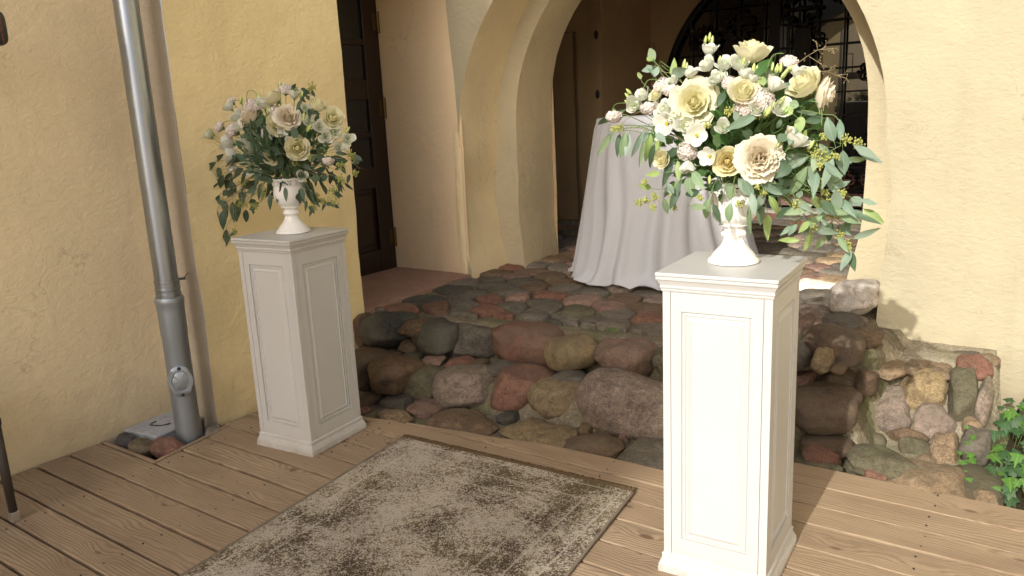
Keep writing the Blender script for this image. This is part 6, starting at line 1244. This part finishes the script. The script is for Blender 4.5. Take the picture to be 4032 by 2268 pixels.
# ---- ivy beside the stone wall
iv = thing('ivy', 'green ivy growing at the foot of the pale yellow wall, right of the stone wall', 'ivy', (-.05,3.9,-.1))
def ivy_mesh(mat, seed):
    r = random.Random(seed); pts = []
    for (a, q) in ((-90,.28),(-135,.42),(-168,.62),(-200,.40),(-228,.72),(-250,.50),(-270,1.0),(-290,.50),(-312,.72),(-340,.40),(-372,.62),(-405,.42)):
        A_ = math.radians(a); q *= r.uniform(.9,1.1); pts.append((q*math.cos(A_)*.62, q*math.sin(A_)*.62*-1*-1, 0))
    v = [(0,.0,.04)]+[(x, y, -.10*(x*x+y*y)+r.uniform(-.03,.03)) for x, y, z in pts]; n = len(pts)
    me = MB().add(v, [(0, 1+i, 1+(i+1) % n) for i in range(n)]).mesh('ivy_leaf', True); me.materials.append(mat); return me
IV = [ivy_mesh(L_ivy, s) for s in range(3)]+[ivy_mesh(L_ivyd, s+5) for s in range(3)]
ri_ = random.Random(31); ivst = MB()
def ivleaf(p, s, light, up=Vector((0,-.6,.75))):
    d = (up+Vector((ri_.uniform(-.45,.45), ri_.uniform(-.45,.45), ri_.uniform(-.2,.3)))).normalized()
    o = bpy.data.objects.new('ivy_leaf', IV[ri_.randrange(3)+(0 if light else 3)]); C.objects.link(o)
    setparent(o, iv, Matrix.Translation(Vector(p)-Vector(iv.location)) @ frame_to(d, ri_.uniform(-.7,.7)+PI) @ Matrix.Diagonal((s, s, s, 1)))
    q = Vector(p)-Vector(iv.location); ivst.tube([q, q+Vector((ri_.uniform(-.01,.01), .012, -.03)), q+Vector((ri_.uniform(-.02,.02), .02, -.09))], .0011, 4, False)
for (x, y, z, s) in ((-.214,4.33,.15,.035),(-.222,4.34,.10,.026),(-.212,4.33,.075,.045),(-.212,4.30,.02,.04),(-.19,4.28,-.02,.075),(-.15,4.24,-.035,.07),(-.19,4.22,-.06,.05),
    (-.25,3.50,.0,.05),(-.235,3.40,-.005,.055),(-.215,3.34,.0,.05),(-.27,3.60,.0,.035),(-.262,3.76,.06,.028),(-.235,3.72,.035,.042),(-.255,3.70,.01,.040),(-.232,3.62,-.01,.056),(-.20,3.50,-.015,.066),(-.222,3.55,-.005,.06),(-.17,3.42,-.01,.066),(-.19,3.33,-.02,.05),(-.12,3.34,-.015,.06),(-.10,4.20,-.01,.05),(-.06,4.22,.03,.06),(-.14,3.36,-.05,.05),(-.11,3.42,-.05,.05)):
    ivleaf((x, y, z), s, True)
for i in range(230):
    x = ri_.uniform(-.20,.32); y = ri_.uniform(3.28,4.32)
    if x < -.17+.22*max(0, (4.0-y))*0: continue
    if x < -.12 and y < 3.7 and ri_.random() < .6: continue
    z = -.07+ri_.uniform(.0,.11)+.05*max(0, x+.1); ivleaf((x, y, z), ri_.uniform(.05,.085), ri_.random() < .3)
stuff(obj('ivy_stems', ivst, M_stem, iv))
cb = obj('cable', MB().tube([(-.145,4.35,-.12),(-.135,4.40,-.14),(-.105,4.40,-.09),(-.076,4.405,-.005),(-.03,4.42,.10),(.06,4.435,.22),(.25,4.44,.35)], .0075, 10), M_black, smooth=True)
tag(cb, 'black cable rising from the ivy along the pale yellow wall', 'cable')
# moss tufts in the joints
ms = MB(); rm = random.Random(3)
spots = [(-2.75,3.73,.335),(-2.30,3.75,.335),(-2.05,3.70,.335),(-1.95,3.62,.335),(-.16,3.35,-.08),(-.10,3.30,-.08),(-.14,3.42,-.08),(-2.45,3.13,.03),(-2.35,2.95,-.05)]
for (x, y, z) in spots:
    for i in range(90):
        px, py = x+rm.gauss(0,.022), y+rm.gauss(0,.014); h = rm.uniform(.004,.012); a = rm.uniform(0,6.28)
        ms.add([(px-.0015*math.cos(a),py-.0015*math.sin(a),z-.004),(px+.0015*math.cos(a),py+.0015*math.sin(a),z-.004),(px+rm.uniform(-.004,.004),py+rm.uniform(-.004,.004),z+h)], [(0,1,2)])
mo_ = stuff(obj('moss', ms, L_ivy)); tag(mo_, 'small moss tufts growing in the joints between the stones', 'moss')
